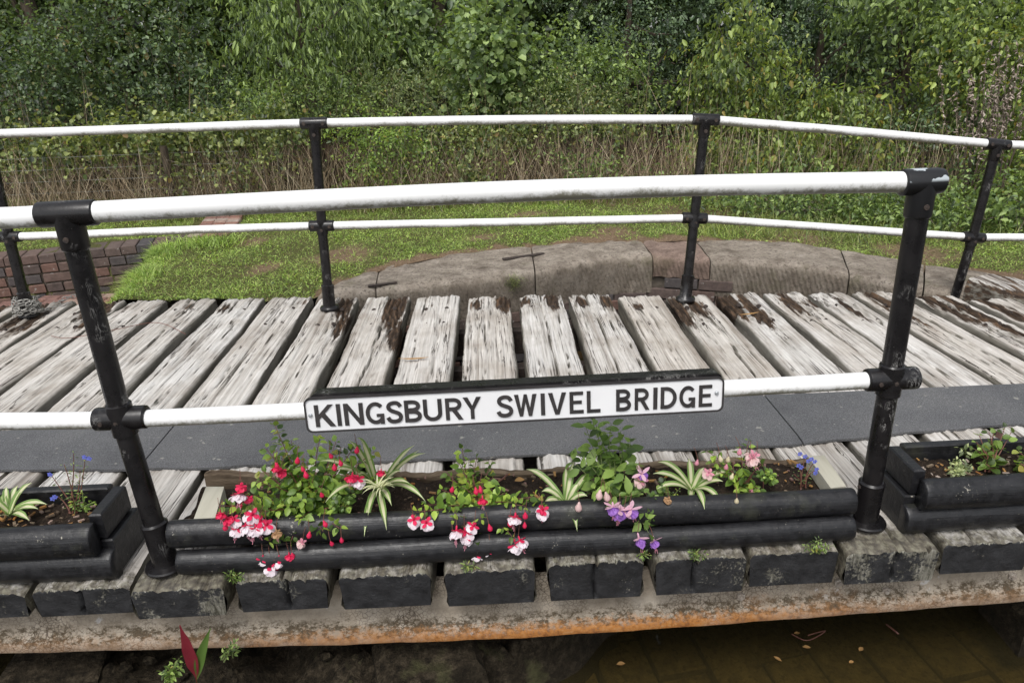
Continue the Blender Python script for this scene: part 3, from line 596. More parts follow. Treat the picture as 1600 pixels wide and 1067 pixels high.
D = rng.normal(0, .6, (n, 3)); D[:, 2] = .9; D[:, 0] -= .3; D = nrm(D)
V, F = strips(P, D, rng.uniform(.02, .075, n)*(1+.6*np.sin(yy*9)), rng.uniform(.003, .007, n), rng.uniform(.3, 1.2, n), 2); tag(part('bank_grass', V, F, bpy.data.materials['grass_blade'], loc=(-1.3, 3, 0)), 'ragged longer grass along the crest of the bank beside the brick wall', 'grass', kind='stuff')
# dead willowherb stalks
for (px, label) in ((1530, 'tall withered stalk with curled grey leaves in front of the tall dogwood'), (1490, 'leaning withered stalk just left of the tallest dead one')):
    b0 = at(px, 400, 1, 4.6); t = thing('withered_stalk', label, 'plant', (b0[0], b0[1], gz(b0[0], b0[1])), 'withered willowherb stalks at the right'); mb = MB(); PP = []
    for i in range(14):
        d = rng.normal(0, .15, 3); top = np.array([b0[0]+d[0]*1.6, b0[1]+d[1], rnd.uniform(.75, 1.35)])
        b1 = np.array([b0[0]+d[0]*.4, b0[1], 0.]); mid = (b1+top)/2+rng.normal(0, .04, 3); mb.tube([b1, mid, top], [.006, .004, .0015], 4)
        for _ in range(40): PP.append(lerp_poly([b1, mid, top], rnd.uniform(.7, 2)))
    mb.build('stalk', M['trunk'], t); PP = np.array(PP); n = len(PP); s_ = rng.uniform(.015, .045, n)
    V, F = leaves(PP, nrm(rng.normal(0, .6, (n, 3))-[0, 0, .8]), nrm(rng.normal(0, 1, (n, 3))), s_, s_*.3, fold=.7, curl=.5)
    part('withered_leaves', V, F, m_island('withered', [(0., (.16, .12, .10)), (.6, (.36, .29, .24)), (1., (.50, .43, .37))]), t)
b0 = np.array([-1.27, 3.86, gz(-1.27, 3.86)]); n = 900; P = b0+rng.normal(0, 1, (n, 3))*[.13, .09, 0]; D = rng.normal(0, .5, (n, 3)); D[:, 2] = 1; D = nrm(D)
V, F = strips(P, D, rng.uniform(.05, .14, n), rng.uniform(.003, .009, n), rng.uniform(.3, 1.2, n), 3); tag(part('grass_tuft', V, F, bpy.data.materials['grass_blade']), 'long green grass tuft where the brick wall meets the lawn', 'grass', kind='stuff')
# wire fence inside the hedge foot
t = thing('wire_fence', 'thin galvanised stock wire netting in front of the dry stems at left', 'fence', at(150, 330, 1, 4.95))
mb = MB()
for k in range(6):
    z = .02+k*.105; mb.tube([(-4.1, 5.05, z), (-1.9, 5.03, z+.01), (-1.3, 5.05, z)], .0012, 4)
for k in range(22):
    x = -3.9+k*.14; mb.tube([(x, 5.05, 0), (x+.004, 5.045, .56)], .0010, 4)
mb.build('wire_mesh', M['wire'], t)
MB().tube([(-1.95, 5.0, -.1), (-1.94, 5.0, .62)], .035, 8).build('stake', M['trunk'], t, True)

# ================================================================== ABUTMENT
t = thing('abutment_wall', 'curved sandstone-coped abutment wall facing the bridge planks', 'wall', (2.0, 2.9, -.5))
PXJ = [(-.10, -.02, 'stone'), (.0, 0, 0)]
def arc_t(P, x):  # parameter along polyline by x
    for i in range(len(P)-1):
        if P[i, 0] <= x <= P[i+1, 0]: return i+(x-P[i, 0])/(P[i+1, 0]-P[i, 0])
    return 0 if x < P[0, 0] else len(P)-1.001
JN = [-.10, .26, 1.235, 2.05, 2.405, 3.15, 3.50, 3.94]
def smooth_poly(P, t):
    i = int(min(max(t, 0), len(P)-1.001)); f = t-i
    p0, p1, p2, p3 = P[max(i-1, 0)], P[i], P[i+1], P[min(i+2, len(P)-1)]
    return .5*((2*p1)+(-p0+p2)*f+(2*p0-5*p1+4*p2-p3)*f*f+(-p0+3*p1-3*p2+p3)*f**3)
def coping(xa, xb, th, mat, sunk=0., seed=0):
    ta, tb = arc_t(FRONT, xa), arc_t(FRONT, xb); g_ = .0018/(abs(xb-xa))*(tb-ta); NU = max(10, int((xb-xa)/.025)); U = np.linspace(ta+g_*2, tb-g_*2, NU)
    R0 = .050; prof = []    # (v: 0 front..1 back, drop)
    prof += [(-.00, -th), (-.00, -th*.75), (-.00, -th*.5), (0, -.09), (.004, -R0), (.014, -R0*.55), (.034, -R0*.22), (.058, -.006)]
    vs = list(np.linspace(.075, 1, 12)); V = []; rr = np.random.default_rng(seed+5)
    ph = rr.uniform(0, 9, 6)
    for iu, u in enumerate(U):
        f = smooth_poly(FRONT, u); b_ = smooth_poly(BACK, u); dv = b_-f; ln = np.linalg.norm(dv); dn = dv/ln
        zt = -.12*np.clip((f[0]-2.95)/.9, 0, 1)-sunk
        e = min(iu, NU-1-iu); eo = .007*math.exp(-e*1.5)
        for (o_, dz) in prof:
            x_ = f+dn*(o_+.006*math.sin(u*31+dz*40+ph[0])+.004*math.sin(u*77+ph[1]+dz*25)+eo*.6); V.append((x_[0], x_[1], zt+dz+.004*math.sin(u*23+ph[2])-(eo if dz > -.05 else 0)))
        for v in vs:
            x_ = f+dn*(.075+(v-.075)*(ln-.075)/.925); V.append((x_[0], x_[1], zt+.003*math.sin(u*9+v*5+ph[3])+.002*math.sin(u*21-v*9+ph[4])+rr.uniform(-.0012, .0012)-eo-.018*max(0, v-.9)*10*.3))
        x_ = b_; V.append((x_[0], x_[1], zt-th))
    K = len(prof)+len(vs)+1; F = []
    for i in range(NU-1):
        for k in range(K-1): F.append((i*K+k, (i+1)*K+k, (i+1)*K+k+1, i*K+k+1))
        F.append((i*K+K-1, (i+1)*K+K-1, (i+1)*K, i*K))
    F += [tuple(range(K)), tuple((NU-1)*K+k for k in range(K))[::-1]]
    o = part('coping_stone', V, F, mat, t, smooth=True)
    o.data.set_sharp_from_angle(angle=math.radians(50)); return o
for i in range(len(JN)-1):
    th = .145 if i == 3 else .26
    coping(JN[i], JN[i+1], th, M['stone2'] if i == 3 else M['stone'], .0, i)
# brick courses below the coping, and the mortar core behind them
cv = []; cf = []
TT = np.linspace(0, len(FRONT)-1.01, 60)
for u in TT:
    f = smooth_poly(FRONT, u); b_ = smooth_poly(BACK, u); dn = nrm(b_-f); zt = -.12*np.clip((f[0]-2.95)/.9, 0, 1)
    for (o_, z) in ((.03, -.15+zt), (.03, -1.2), (.3, -1.2), (.3, -.15+zt)): cv.append((*(f+dn*o_), z-.01))
for i in range(len(TT)-1):
    for k in range(4): cf.append((i*4+k, (i+1)*4+k, (i+1)*4+(k+1) % 4, i*4+(k+1) % 4))
part('mortar_core', cv, cf, M['mortar'], t)
bm_ = MB(); bm_.box((0, 0, 0), (.108, .03, .034), bev=.004); bproto = None
s_acc = [0]; U = np.linspace(0, len(FRONT)-1.01, 400); PT = np.array([smooth_poly(FRONT, u) for u in U]); AL = np.r_[0, np.cumsum(np.linalg.norm(np.diff(PT, axis=0), axis=1))]
for row in range(7):
    s_ = (.0 if row % 2 else .11)+.06
    while s_ < AL[-1]-.1:
        p = np.array([np.interp(s_, AL, PT[:, 0]), np.interp(s_, AL, PT[:, 1])]); q = np.array([np.interp(s_+.05, AL, PT[:, 0]), np.interp(s_+.05, AL, PT[:, 1])]); tn = nrm(q-p); ang = math.atan2(tn[1], tn[0])
        z = -.185-row*.078; s_ += .226
        if row < 1 and not (2.02 < p[0] < 2.5): continue
        if row == 1 and not (2.02 < p[0] < 2.5): z -= .03
        dn = np.array([-tn[1], tn[0]]); p = p+dn*(.022+rnd.uniform(-.004, .004))
        if bproto is None:
            bproto = bpy.data.objects.new('brick', mesh(np.array(bm_.V), bm_.F, M['brick'])); COL.objects.link(bproto); bproto.parent = t; o = bproto
        else: o = copy_part(bproto, t)
        o.location = Vector((p[0], p[1], z-.0))-t.location; o.rotation_euler = (0, 0, ang+rnd.uniform(-.01, .01))
# iron cramps let into the coping
for (a_, b_, c_) in (((575, 447), (620, 441), .012), ((785, 405), (850, 396), .012)):
    p, q = at(*a_, 2, .006), at(*b_, 2, .006); d = q-p; L = np.linalg.norm(d); R_ = np.array([[d[0]/L, -d[1]/L, 0], [d[1]/L, d[0]/L, 0], [0, 0, 1]])
    mb = MB(); mb.box((p+q)/2, (L/2, c_, .006), R_, .003, jit=.0015); part('iron_cramp', mb.V, mb.F, M['bolt'], t)
# mossy tuft on the tooled stone
mp = at(803, 440, 1, 2.62); n = 700; P = mp+rng.normal(0, 1, (n, 3))*[.03, .008, .028]; D = nrm(rng.normal(0, 1, (n, 3))+[0, -1., .3])
V, F = strips(P, D, rng.uniform(.006, .016, n), rng.uniform(.002, .004, n), rng.uniform(0, .5, n)); tag(part('moss_cushion', V, F, LF['bram']), 'small green-brown moss cushion on the tooled coping face', 'moss', kind='stuff')

# ================================================================== BRICK WALL and paving at left
t = thing('brick_wall', 'low weathered red and blue brick retaining wall at the left', 'wall', (-2.4, 3.6, -.34))
WL = np.r_[0, np.cumsum(np.linalg.norm(np.diff(WALL, axis=0), axis=1))]
def wp(s): return np.array([np.interp(s, WL, WALL[:, 0]), np.interp(s, WL, WALL[:, 1])])
cv = []; cf = []
for i, s_ in enumerate(np.linspace(0, WL[-1], 30)):
    p = wp(s_); tn = nrm(wp(min(s_+.05, WL[-1]))-wp(s_-.05)); dn = np.array([-tn[1], tn[0]])
    for (o_, z) in ((.016, -.012), (.016, -.6), (.26, -.6), (.26, -.012)): cv.append((*(p+dn*o_), z))
for i in range(29):
    for k in range(4): cf.append((i*4+k, (i+1)*4+k, (i+1)*4+(k+1) % 4, i*4+(k+1) % 4))
part('mortar_core', cv, cf, M['mortar'], t)
pr = {}
def brick_at(key, h, p, ang, z, mat, parent, name='brick', tilt=0.):
    if key not in pr:
        b_ = MB(); b_.box((0, 0, 0), h, bev=.006, jit=.0015); me = mesh(np.array(b_.V), b_.F, mat); pr[key] = me
    o = bpy.data.objects.new(name, pr[key]); COL.objects.link(o); o.parent = parent; o.location = Vector((p[0], p[1], z))-wloc(parent); o.rotation_euler = (rnd.uniform(-tilt, tilt), rnd.uniform(-tilt, tilt), ang); return o
for row in range(5):
    s_ = 1.8+(.0 if row % 2 else .06)
    while s_ < WL[-1]-.02:
        p = wp(s_); tn = nrm(wp(min(s_+.05, WL[-1]))-wp(s_-.05)); dn = np.array([-tn[1], tn[0]]); ang = math.atan2(tn[1], tn[0])
        if row == 0: brick_at('hd', (.052, .112, .034), p+dn*.112, ang, -.030+rnd.uniform(-.003, .003), M['brick'], t, tilt=.02); st = .112
        else:
            st = .232 if row % 2 == 0 else .117
            brick_at('st' if row % 2 == 0 else 'hs', (.107 if row % 2 == 0 else .052, .03, .033), p+dn*(.03+rnd.uniform(-.004, .003)), ang, -.030-row*.076, M['brick'], t)
        s_ += st
# edging strip running back from the wall end
t2 = thing('brick_edging', 'narrow worn brick edging running back across the grass', 'path', (-1.4, 4.4, 0), None); tag(t2, kind='structure')
for k in range(17):
    f = k/16; p = np.array([-1.30-.18*f, 4.02+1.15*f])
    for j in (-1, 0, 1): brick_at('pv', (.052, .034, .03), p+np.array([j*.108+rnd.uniform(-.004, .004), rnd.uniform(-.004, .004)]), rnd.uniform(-.04, .04), .002+gz(*p)*.6, M['paver'], t2, 'paver', .03)
t3 = thing('sunken_paving', 'worn paver floor at the foot of the brick wall', 'paving', (-2.2, 2.9, -.34)); tag(t3, kind='structure')
for i in range(12):
    for j in range(11):
        x, y = -3.35+i*.158, 2.5+j*.108
        if y > float(np.interp(x, WALL[:, 0], WALL[:, 1]))-.06 or x > -1.62: continue
        brick_at('pv2', (.074, .049, .03), (x+(.08 if j % 2 else 0)+rnd.uniform(-.004, .004), y), rnd.uniform(-.05, .05), -.345+rnd.uniform(-.006, .006), M['paver'], t3, 'paver', .03)

# ================================================================== CANAL
V = [(-40, -6, -.62), (40, -6, -.62), (40, 3.2, -.62), (-40, 3.2, -.62)]
tag(part('canal_water', V, [(0, 1, 2, 3)], M['water'], loc=(0, 0, -.62)), kind='structure')
V = [(-40, -6, -.95), (40, -6, -.95), (40, 3.2, -.95), (-40, 3.2, -.95)]
tag(part('canal_bed', V, [(0, 1, 2, 3)], M['mud'], loc=(0, 0, -.95)), kind='structure')
# submerged masonry step
t = thing('submerged_step', 'drowned stone blocks showing through the brown canal water', 'masonry', (1.8, 0, -.9)); tag(t, kind='structure')
u_ = nrm(np.array([-.16, 1.0])); v_ = np.array([u_[1], -u_[0]])
for i in range(-2, 9):
    for j in range(-4, 4):
        p = np.array([1.15, .25])+v_*(i*.19)+u_*(j*.36+(.17 if i % 2 else 0)); brick_at('sb', (.172, .086, .08), p, math.atan2(u_[1], u_[0])+rnd.uniform(-.03, .03), -.745+rnd.uniform(-.012, .012)-.010*max(0, i), M['sunk'], t, 'stone_block', .04)
# muddy ledge
def noisy_slab(name, outline_fn, z0, mat, parent=None, n=60, amp=.012):
    pass
xs2 = np.linspace(-.62, 1.35, 70); ys2 = np.linspace(-1.2, 1.2, 60); V = []
for x in xs2:
    for y in ys2:
        e = min((x+.62)/.08, 1); r_ = np.clip((1.12+1.6*(y-.05)-x+.04*math.sin(y*19))/.12, 0, 1)
        hgt = -.43+.016*math.sin(x*17+y*9)+.012*math.sin(x*41-y*33)+.009*math.sin(x*73+y*61)-.05*max(0, math.sin(x*5.2+1.5*math.sin(y*3)))**8
        V.append((x, y, hgt-(1-e)*.5-(1-r_)*.34+.006*math.sin(x*131+y*97)))
NY2 = len(ys2); F = [(i*NY2+j, (i+1)*NY2+j, (i+1)*NY2+j+1, i*NY2+j+1) for i in range(len(xs2)-1) for j in range(NY2-1)]
tag(part('mud_ledge', V, F, M['mud'], smooth=True, loc=(0, 0, -.45)), kind='structure')
t = thing('ledge_rubble', 'broken stone blocks and grit lying on the muddy ledge', 'rubble', (.3, -.1, -.42)); tag(t, kind='structure')
for k in range(170):
    x, y = rnd.uniform(-.55, .9), rnd.uniform(-.25, .3); s_ = rnd.choice([.005, .006, .008, .010, .014, .022]); mb = MB(); mb.ball((x, y, -.42+s_*.2), s_, 7, sc=(1, rnd.uniform(.6, 1), .5)); V = np.array(mb.V)+rng.normal(0, s_*.1, (len(mb.V), 3)); part('stone', V, mb.F, M['mud'], t)
for (x, y, a_) in ((-.42, .06, .1), (.72, -.02, .3)):
    mb = MB(); c_, s__ = math.cos(a_), math.sin(a_); mb.box((x, y, -.44), (.15, .11, .06), [[c_, -s__, 0], [s__, c_, 0], [0, 0, 1]], .02, jit=.012); part('stone_block', mb.V, mb.F, M['mud'], t)
# pier corner at far right
mb = MB(); p = at(1592, 985, 2, -.45); mb.box(p+np.array([.15, .16, -.12]), (.075, .10, .10), None, .02, jit=.01); o = mb.build('pier_stone', M['mud'], None); tag(o, 'grey stone corner of the pier at the bottom right', 'stone')

# ================================================================== BRIDGE
bridge = thing('swivel_bridge', 'weathered timber-decked swivel bridge with rusting cream girder', 'bridge', (1, 1, 0))
near = {-8: (-2.25, -2.0), -7: (-1.97, -1.72), -6: (-1.69, -1.44), -5: (-1.41, -1.16), -4: (-1.13, -.88), -3: (-.85, -.60), -2: (-.575, -.325), -1: (-.30, -.045), 0: (-.031, .213), 1: (.239, .481), 2: (.51, .762), 3: (.798, 1.04), 4: (1.082, 1.342), 5: (1.376, 1.621), 6: (1.638, 1.884), 7: (1.893, 2.148), 8: (2.166, 2.42), 9: (2.45, 2.70), 10: (2.73, 2.98), 11: (3.01, 3.26), 12: (3.29, 3.53), 13: (3.56, 3.80)}
far = {-8: (-2.35, -2.11), -7: (-2.07, -1.83), -6: (-1.78, -1.54), -5: (-1.49, -1.235), -4: (-1.199, -.970), -3: (-.911, -.685), -2: (-.627, -.387), -1: (-.345, -.107), 0: (-.05, .170), 1: (.234, .479), 2: (.527, .769), 3: (.821, 1.061), 4: (1.112, 1.350), 5: (1.394, 1.625), 6: (1.672, 1.898), 7: (1.941, 2.161), 8: (2.225, 2.436), 9: (2.471, 2.681), 10: (2.716, 2.923), 11: (2.958, 3.181), 12: (3.25, 3.45), 13: (3.50, 3.70)}
def faredge(x): return float(np.interp(x, [-2.4, -1.2, .17, 2.0, 3.2, 3.6], [2.50, 2.425, 2.295, 2.115, 2.0, 1.8]))
# decay spots (plank, u 0..1 across, Y, radius along, strength)
DEC = {1: [(.75, 2.1, .32, 1.2), (.95, 1.7, .22, .9)], 0: [(.75, 2.2, .25, .9), (.9, 1.9, .3, .7)], 3: [(.85, 2.12, .22, 1.), (.2, 2.1, .12, .6)], 4: [(.75, 2.1, .2, .8), (.1, 2.1, .1, .6)], 5: [(.25, 2.05, .12, .7), (.85, 2.05, .15, .7)],
       7: [(.55, 1.9, .2, .7), (.1, 1.85, .25, .9)], 8: [(.1, 1.95, .25, 1.3), (.55, 1.8, .3, 1.)], 9: [(.45, 1.9, .3, .7), (.9, 1.85, .15, .5)], 10: [(.55, 1.85, .4, .5), (.1, 1.9, .1, .4)], 11: [(.35, 1.85, .4, .9), (.9, 1.9, .2, .5)], 12: [(.25, 1.8, .45, 1.), (.7, 1.6, .5, .9)], 13: [(.3, 1.6, .5, .9)],
       -5: [(.5, 2.35, .3, .8), (.8, 2.2, .3, .8)], -3: [(.5, 2.25, .2, .5)], -6: [(.3, 2.3, .4, .9), (.7, 2.1, .3, .6)], -4: [(.1, 2.3, .1, .4)], -7: [(.5, 2.3, .4, .7)], 6: [(.3, 1.95, .06, .5)], -2: [(.2, 2.2, .12, .5)], -1: [(.85, 2.25, .1, .45)], 2: [(.35, 2.1, .07, .35)]}
def plank(k):
    rr = np.random.default_rng(100+k+20); n0, n1 = near[k]; f0, f1 = far[k]; x_c = (f0+f1)/2; yf = faredge(x_c)+rr.uniform(-.02, .02); yn = -.111+rr.uniform(-.005, .005)
    th = float(np.interp(n0, [-.4, .6, 1.2, 1.8, 2.4], [.088, .118, .132, .112, .10])); dz0 = rr.uniform(-.004, .004)
    if k in (7, 0): yn -= .012
    NT = 44; NS = 5; K = NT+2*NS+2; ny = 130
    y = yn+(yf-yn)*np.r_[0, np.linspace(.003, .997, ny-2), 1]; s_ = (y-yn)/(yf-yn)
    V = np.zeros((ny, K, 3)); CR_ = np.zeros((ny, K)); DE = np.zeros((ny, K))
    # cracks
    cr = []
    for _ in range(rr.integers(9, 16)): cr.append((rr.uniform(.06, .94), rr.uniform(-.2, .9), rr.uniform(.2, .8), rr.uniform(.005, .014), rr.uniform(.007, .02), rr.uniform(0, 9), rr.uniform(-.05, .05)))
    if k in (-5, -3, -1, 1, 4, 5, 7, 9, 10, 11, 12): cr.append((rr.uniform(.4, .6), -.1, 1.3, .02, .032, rr.uniform(0, 9), .02))
    for i in range(ny):
        x0 = n0+(n1-n0)*s_[i]; 
        x0 = n0+(f0-n0)*s_[i]+.003*math.sin(y[i]*5+k)+.0015*math.sin(y[i]*23+2*k)+rr.uniform(-.0012, .0012); x1 = n1+(f1-n1)*s_[i]+.003*math.sin(y[i]*4.3+k*3)+.0015*math.sin(y[i]*19+k)+rr.uniform(-.0012, .0012)
        w = x1-x0; e = min(y[i]-yn, yf-y[i]); er = .005*math.exp(-e/.006)+.003*math.exp(-e/.04)
        u = np.linspace(0, 1, NT); z = np.full(NT, dz0)-er; cx = np.zeros(NT); dcy = np.zeros(NT)
        edge = np.minimum(u, 1-u)*w; z -= .009*np.exp(-edge/.005)+.0028*np.exp(-edge/.025)*(1+.8*math.sin(y[i]*9+k*2))
        z += .0035*np.sin(u*14+k+.8*math.sin(y[i]*3))+.002*np.sin(u*37+y[i]*4)+.0018*np.sin(u*61+k*4+1.3*math.sin(y[i]*6))
        for (c0, ys, ln, cw, cd, ph, sl_) in cr:
            tt = (s_[i]-ys)/ln
            if 0 < tt < 1:
                am = math.sin(math.pi*min(max(tt, 0), 1))**.5*(.6+.4*math.sin(y[i]*11+ph)); c = c0+sl_*(tt-.5)+.03*math.sin(y[i]*4+ph)+.012*math.sin(y[i]*13+ph*2)
                q = np.exp(-((u-c)/cw)**2*2.2)*am; z -= cd*q; cx = np.maximum(cx, np.clip(q*1.5-.45, 0, 1)*min(1, cd/.014))
        for (uc, yc, rl, st_) in DEC.get(k, []):
            q = np.exp(-((u-uc)/.22)**2-((y[i]-yc)/rl)**2)*st_; dcy = np.maximum(dcy, q*1.25); z -= .035*q*np.clip(.5+.9*np.sin(u*40+3*math.sin(y[i]*13))*np.cos(y[i]*23+u*9), .15, 1)
        xt = x0+w*u; zb = -th+.004*math.sin(y[i]*3)
        fr = np.linspace(0, 1, NS+2)[1:-1]
        right = [(x1+.004*math.sin(q*6+y[i]*8+k), z[-1]+(zb-z[-1])*q) for q in fr]; left = [(x0-.004*math.sin(q*6+y[i]*7+k), zb+(z[0]-zb)*q) for q in fr]
        row = [(xt[j], y[i], z[j]) for j in range(NT)]+[(a_, y[i], b_) for a_, b_ in right]+[(x1-.006, y[i], zb), (x0+.006, y[i], zb)]+[(a_, y[i], b_) for a_, b_ in left]
        V[i] = row; CR_[i, :NT] = cx; DE[i, :NT] = dcy; DE[i, NT:NT+NS] = dcy[-1]*.8; DE[i, -NS:] = dcy[0]*.8
    # near end face is slightly domed and chipped
    V = V.reshape(-1, 3); F = []
    for i in range(ny-1):
        a_ = i*K; b_ = a_+K; F += [(a_+j, a_+(j+1) % K, b_+(j+1) % K, b_+j) for j in range(K)]
    fm = [0]*len(F)
    # end caps as fans with a centre row
    base = len(V); NF = 12; capV = []
    for cap, i in ((0, 0), (1, ny-1)):
        P0 = V[i*K:(i+1)*K]; top = P0[:NT]; bot = np.linspace(P0[NT+NS+1], P0[NT+NS], NT)
        ids = [list(range(i*K, i*K+NT))]
        for r_ in range(1, NF):
            q = r_/NF; rowi = []
            for j in range(NT):
                p = top[j]*(1-q)+bot[j]*q; d = rr.uniform(-.0010, .0010)+.0015*math.sin(j*.31+k+r_*.2); p = p.copy()
                for (c0, ys, ln, cw, cd, ph, sl_) in cr:
                    if ln > 1.2 and cap == 0: d -= 0; p[1] += .02*math.exp(-((j/(NT-1)-c0-sl_*-.5-.01*math.sin(q*5+ph))/(.016))**2)*(1 if cd > .012 else .3)
                p[1] += d*(1 if cap else -1)*min(1, min(j, NT-1-j)/2)
                rowi.append(base+len(capV)); capV.append(p)
            ids.append(rowi)
        rowi = []
        for j in range(NT):
            rowi.append(base+len(capV)); capV.append(bot[j])
        ids.append(rowi)
        for r_ in range(NF):
            for j in range(NT-1):
                q4 = (ids[r_][j], ids[r_+1][j], ids[r_+1][j+1], ids[r_][j+1]); F.append(q4 if cap == 0 else q4[::-1]); fm.append(1 if cap == 0 else 0)
    V = np.vstack([V, np.array(capV)])
    loc = np.array([(n0+n1)/2, 1.0, 0.])
    o = part('deck_timber', V, F, [M['wood'], M['endp2' if k in (0, 7) else 'endp']], bridge, fm, True, loc); o.data.set_sharp_from_angle(angle=math.radians(60))
    GR = np.clip(1.0-(V[:ny*K, 1].reshape(ny, K)+.115)/.17, 0, 1)*(1.0 if k in (0, 7) else .72)
    for nm, arr in (('crack', CR_), ('decay', DE), ('grime', GR)):
        A_ = o.data.attributes.new(nm, 'FLOAT', 'POINT'); A_.data.foreach_set('value', np.r_[arr.ravel(), np.zeros(len(capV))].astype(np.float32))
    if k in (0, 7): tag(o, 'bare mossy timber end under a railing post flange')
    # bolts let into the timber
    for (u, yb) in ((.28, yf-.20-rr.uniform(0, .03)), (.74, yf-.20-rr.uniform(0, .03)), (.36, yf-.46), (.72, yf-.45), (.5, .30)):
        s__ = (yb-yn)/(yf-yn); x = n0+(f0-n0)*s__+((n1+(f1-n1)*s__)-(n0+(f0-n0)*s__))*u
        mb = MB(); rad = .012 if yb > 1.85 else .008; mb.tube([(x, yb, dz0-.010), (x, yb, dz0-.001)], [rad*1.2, rad], 8); mb.tube([(x, yb, dz0-.002), (x, yb, dz0+.003)], [rad*.6, rad*.5], 6)
        mb.build('bolt_head', M['bolt'], o)
for k in range(-7, 14): plank(k)
# raised sleeper at the right-hand end
mb = MB(); a_ = at(1522, 480, 2, -.03); 
V = []; F = []
pA = np.array([3.60, 2.02]); pB = np.array([4.05, .9]); dd = nrm(pB-pA); nn_ = np.array([-dd[1], dd[0]])
for i in range(30):
    q = i/29; c = pA+(pB-pA)*q
    for (o_, z) in ((0, -.09), (0, -.01), (.004, .025), (.02, .040), (.08, .046), (.16, .038), (.22, .042), (.235, .01), (.24, -.09)):
        p = c+nn_*(o_+.004*math.sin(q*30+o_*20)); V.append((p[0], p[1], z+.004*math.sin(q*17+o_*50)))
for i in range(29): F += [(i*9+j, i*9+j+1, (i+1)*9+j+1, (i+1)*9+j) for j in range(8)]
F += [tuple(range(9)), tuple(29*9+j for j in range(9))[::-1]]
o = part('raised_sleeper', V, F, [M['wood']], None, smooth=True); tag(o, 'thick raised railway sleeper lying past the right end of the planks', 'sleeper')
A_ = o.data.attributes.new('decay', 'FLOAT', 'POINT'); A_.data.foreach_set('value', np.full(len(V), .55, dtype=np.float32))
mb = MB(); mb.box((3.92, 1.25, -.06), (.1, .6, .03), None, .01, jit=.01); o = part('decayed_plank', mb.V, mb.F, M['deadleaf'], bridge); tag(o, 'crumbling orange-brown rotten plank')
# girder: web and bottom flange profile, swept along X
gx = [-2.4, -.46, .07, .48, .97, 1.46, 1.90, 2.47, 3.9]; gb = [-.20, -.244, -.263, -.279, -.290, -.283, -.271, -.255, -.215]
GX = np.linspace(-2.4, 3.9, 160); V = []
for x in GX:
    zb = float(np.interp(x, gx, gb)); w_ = .0008*math.sin(x*23)+.0005*math.sin(x*61)
    zt_ = -float(np.interp(x, [-.4, .6, 1.2, 1.8, 2.4], [.075, .095, .105, .092, .080]))
    for (y, z) in ((-.04, zt_), (-.042, -.125), (-.043, zb+.085), (-.046, zb+.062), (-.054, zb+.048), (-.066, zb+.038), (-.074, zb+.030), (-.078, zb+.004), (-.076, zb), (-.06, zb-.001), (.12, zb), (.12, zb+.02), (-.02, zb+.022), (-.02, zt_)): V.append((x, y+w_, z+w_*.6))
K = 14; F = [(i*K+j, i*K+(j+1) % K, (i+1)*K+(j+1) % K, (i+1)*K+j) for i in range(len(GX)-1) for j in range(K)]
gir = part('girder', V, F, M['girder'], bridge, smooth=True, loc=(0, 0, 0)); gir.data.set_sharp_from_angle(angle=math.radians(45))
hv = [np.clip((v[2]-float(np.interp(v[0], gx, gb)))/.125, 0, 1.1) for v in V]; A_ = gir.data.attributes.new('height', 'FLOAT', 'POINT'); A_.data.foreach_set('value', np.array(hv, dtype=np.float32))
for px, py in ((1157, 930), (1288, 931), (1383, 921), (1371, 904), (1309, 908), (1580, 898), (1337, 932)):
    p = at(px, py, 1, -.044); mb = MB(); mb.tube([(p[0], -.040, p[2]), (p[0], -.052, p[2])], .013, 6); mb.tube([(p[0], -.05, p[2]), (p[0], -.058, p[2])], [.008, .006], 8); mb.build('girder_bolt', M['gbolt'], gir)
for y in (.75, 1.5, 2.0):
    mb = MB(); mb.box((.75, y, -.20), (3.1, .03, .07), None, .004); mb.build('cross_girder', M['bolt'], bridge)
# ---------------------------------------------------------------- rubber mats
for (x0, x1, lb) in ((-2.3, -.272, 'long grey rubber walking mat left of the left post'), (-.266, 2.001, 'grey rubber walking mat behind the flower boxes between the two near posts'), (2.007, 4.2, 'grey rubber walking mat beyond the right near post')):
    V = []; nx = 80; th = .010; XS = np.linspace(x0, x1, nx)
    for x in XS:
        ya = float(np.interp(x, [-.75, 0, 1, 2, 2.8], [.50, .455, .437, .425, .49]))+.004*math.sin(x*6)+.002*math.sin(x*19); yb = float(np.interp(x, [-.75, 2, 3], [.79, .795, .785]))+.003*math.sin(x*5)
        if x < -.272: yb = .79
        sg = .006*abs(math.sin((x-.1)*11)); 
        for (y, z) in ((ya, .004-sg*.6), (ya, .013-sg*.6), (ya+.05, .015), (ya+(yb-ya)*.5, .015), (yb-.03, .015), (yb, .013), (yb, .004)): V.append((x, y, z))
    F = [(i*7+j, (i+1)*7+j, (i+1)*7+(j+1) % 7, i*7+(j+1) % 7) for i in range(nx-1) for j in range(7)]+[tuple(range(7)), tuple((nx-1)*7+j for j in range(7))[::-1]]
    o = part('rubber_mat', V, F, M['mat'], None, smooth=True); o.data.set_sharp_from_angle(angle=math.radians(35)); tag(o, lb, 'mat', 'rubber mats laid along the deck')

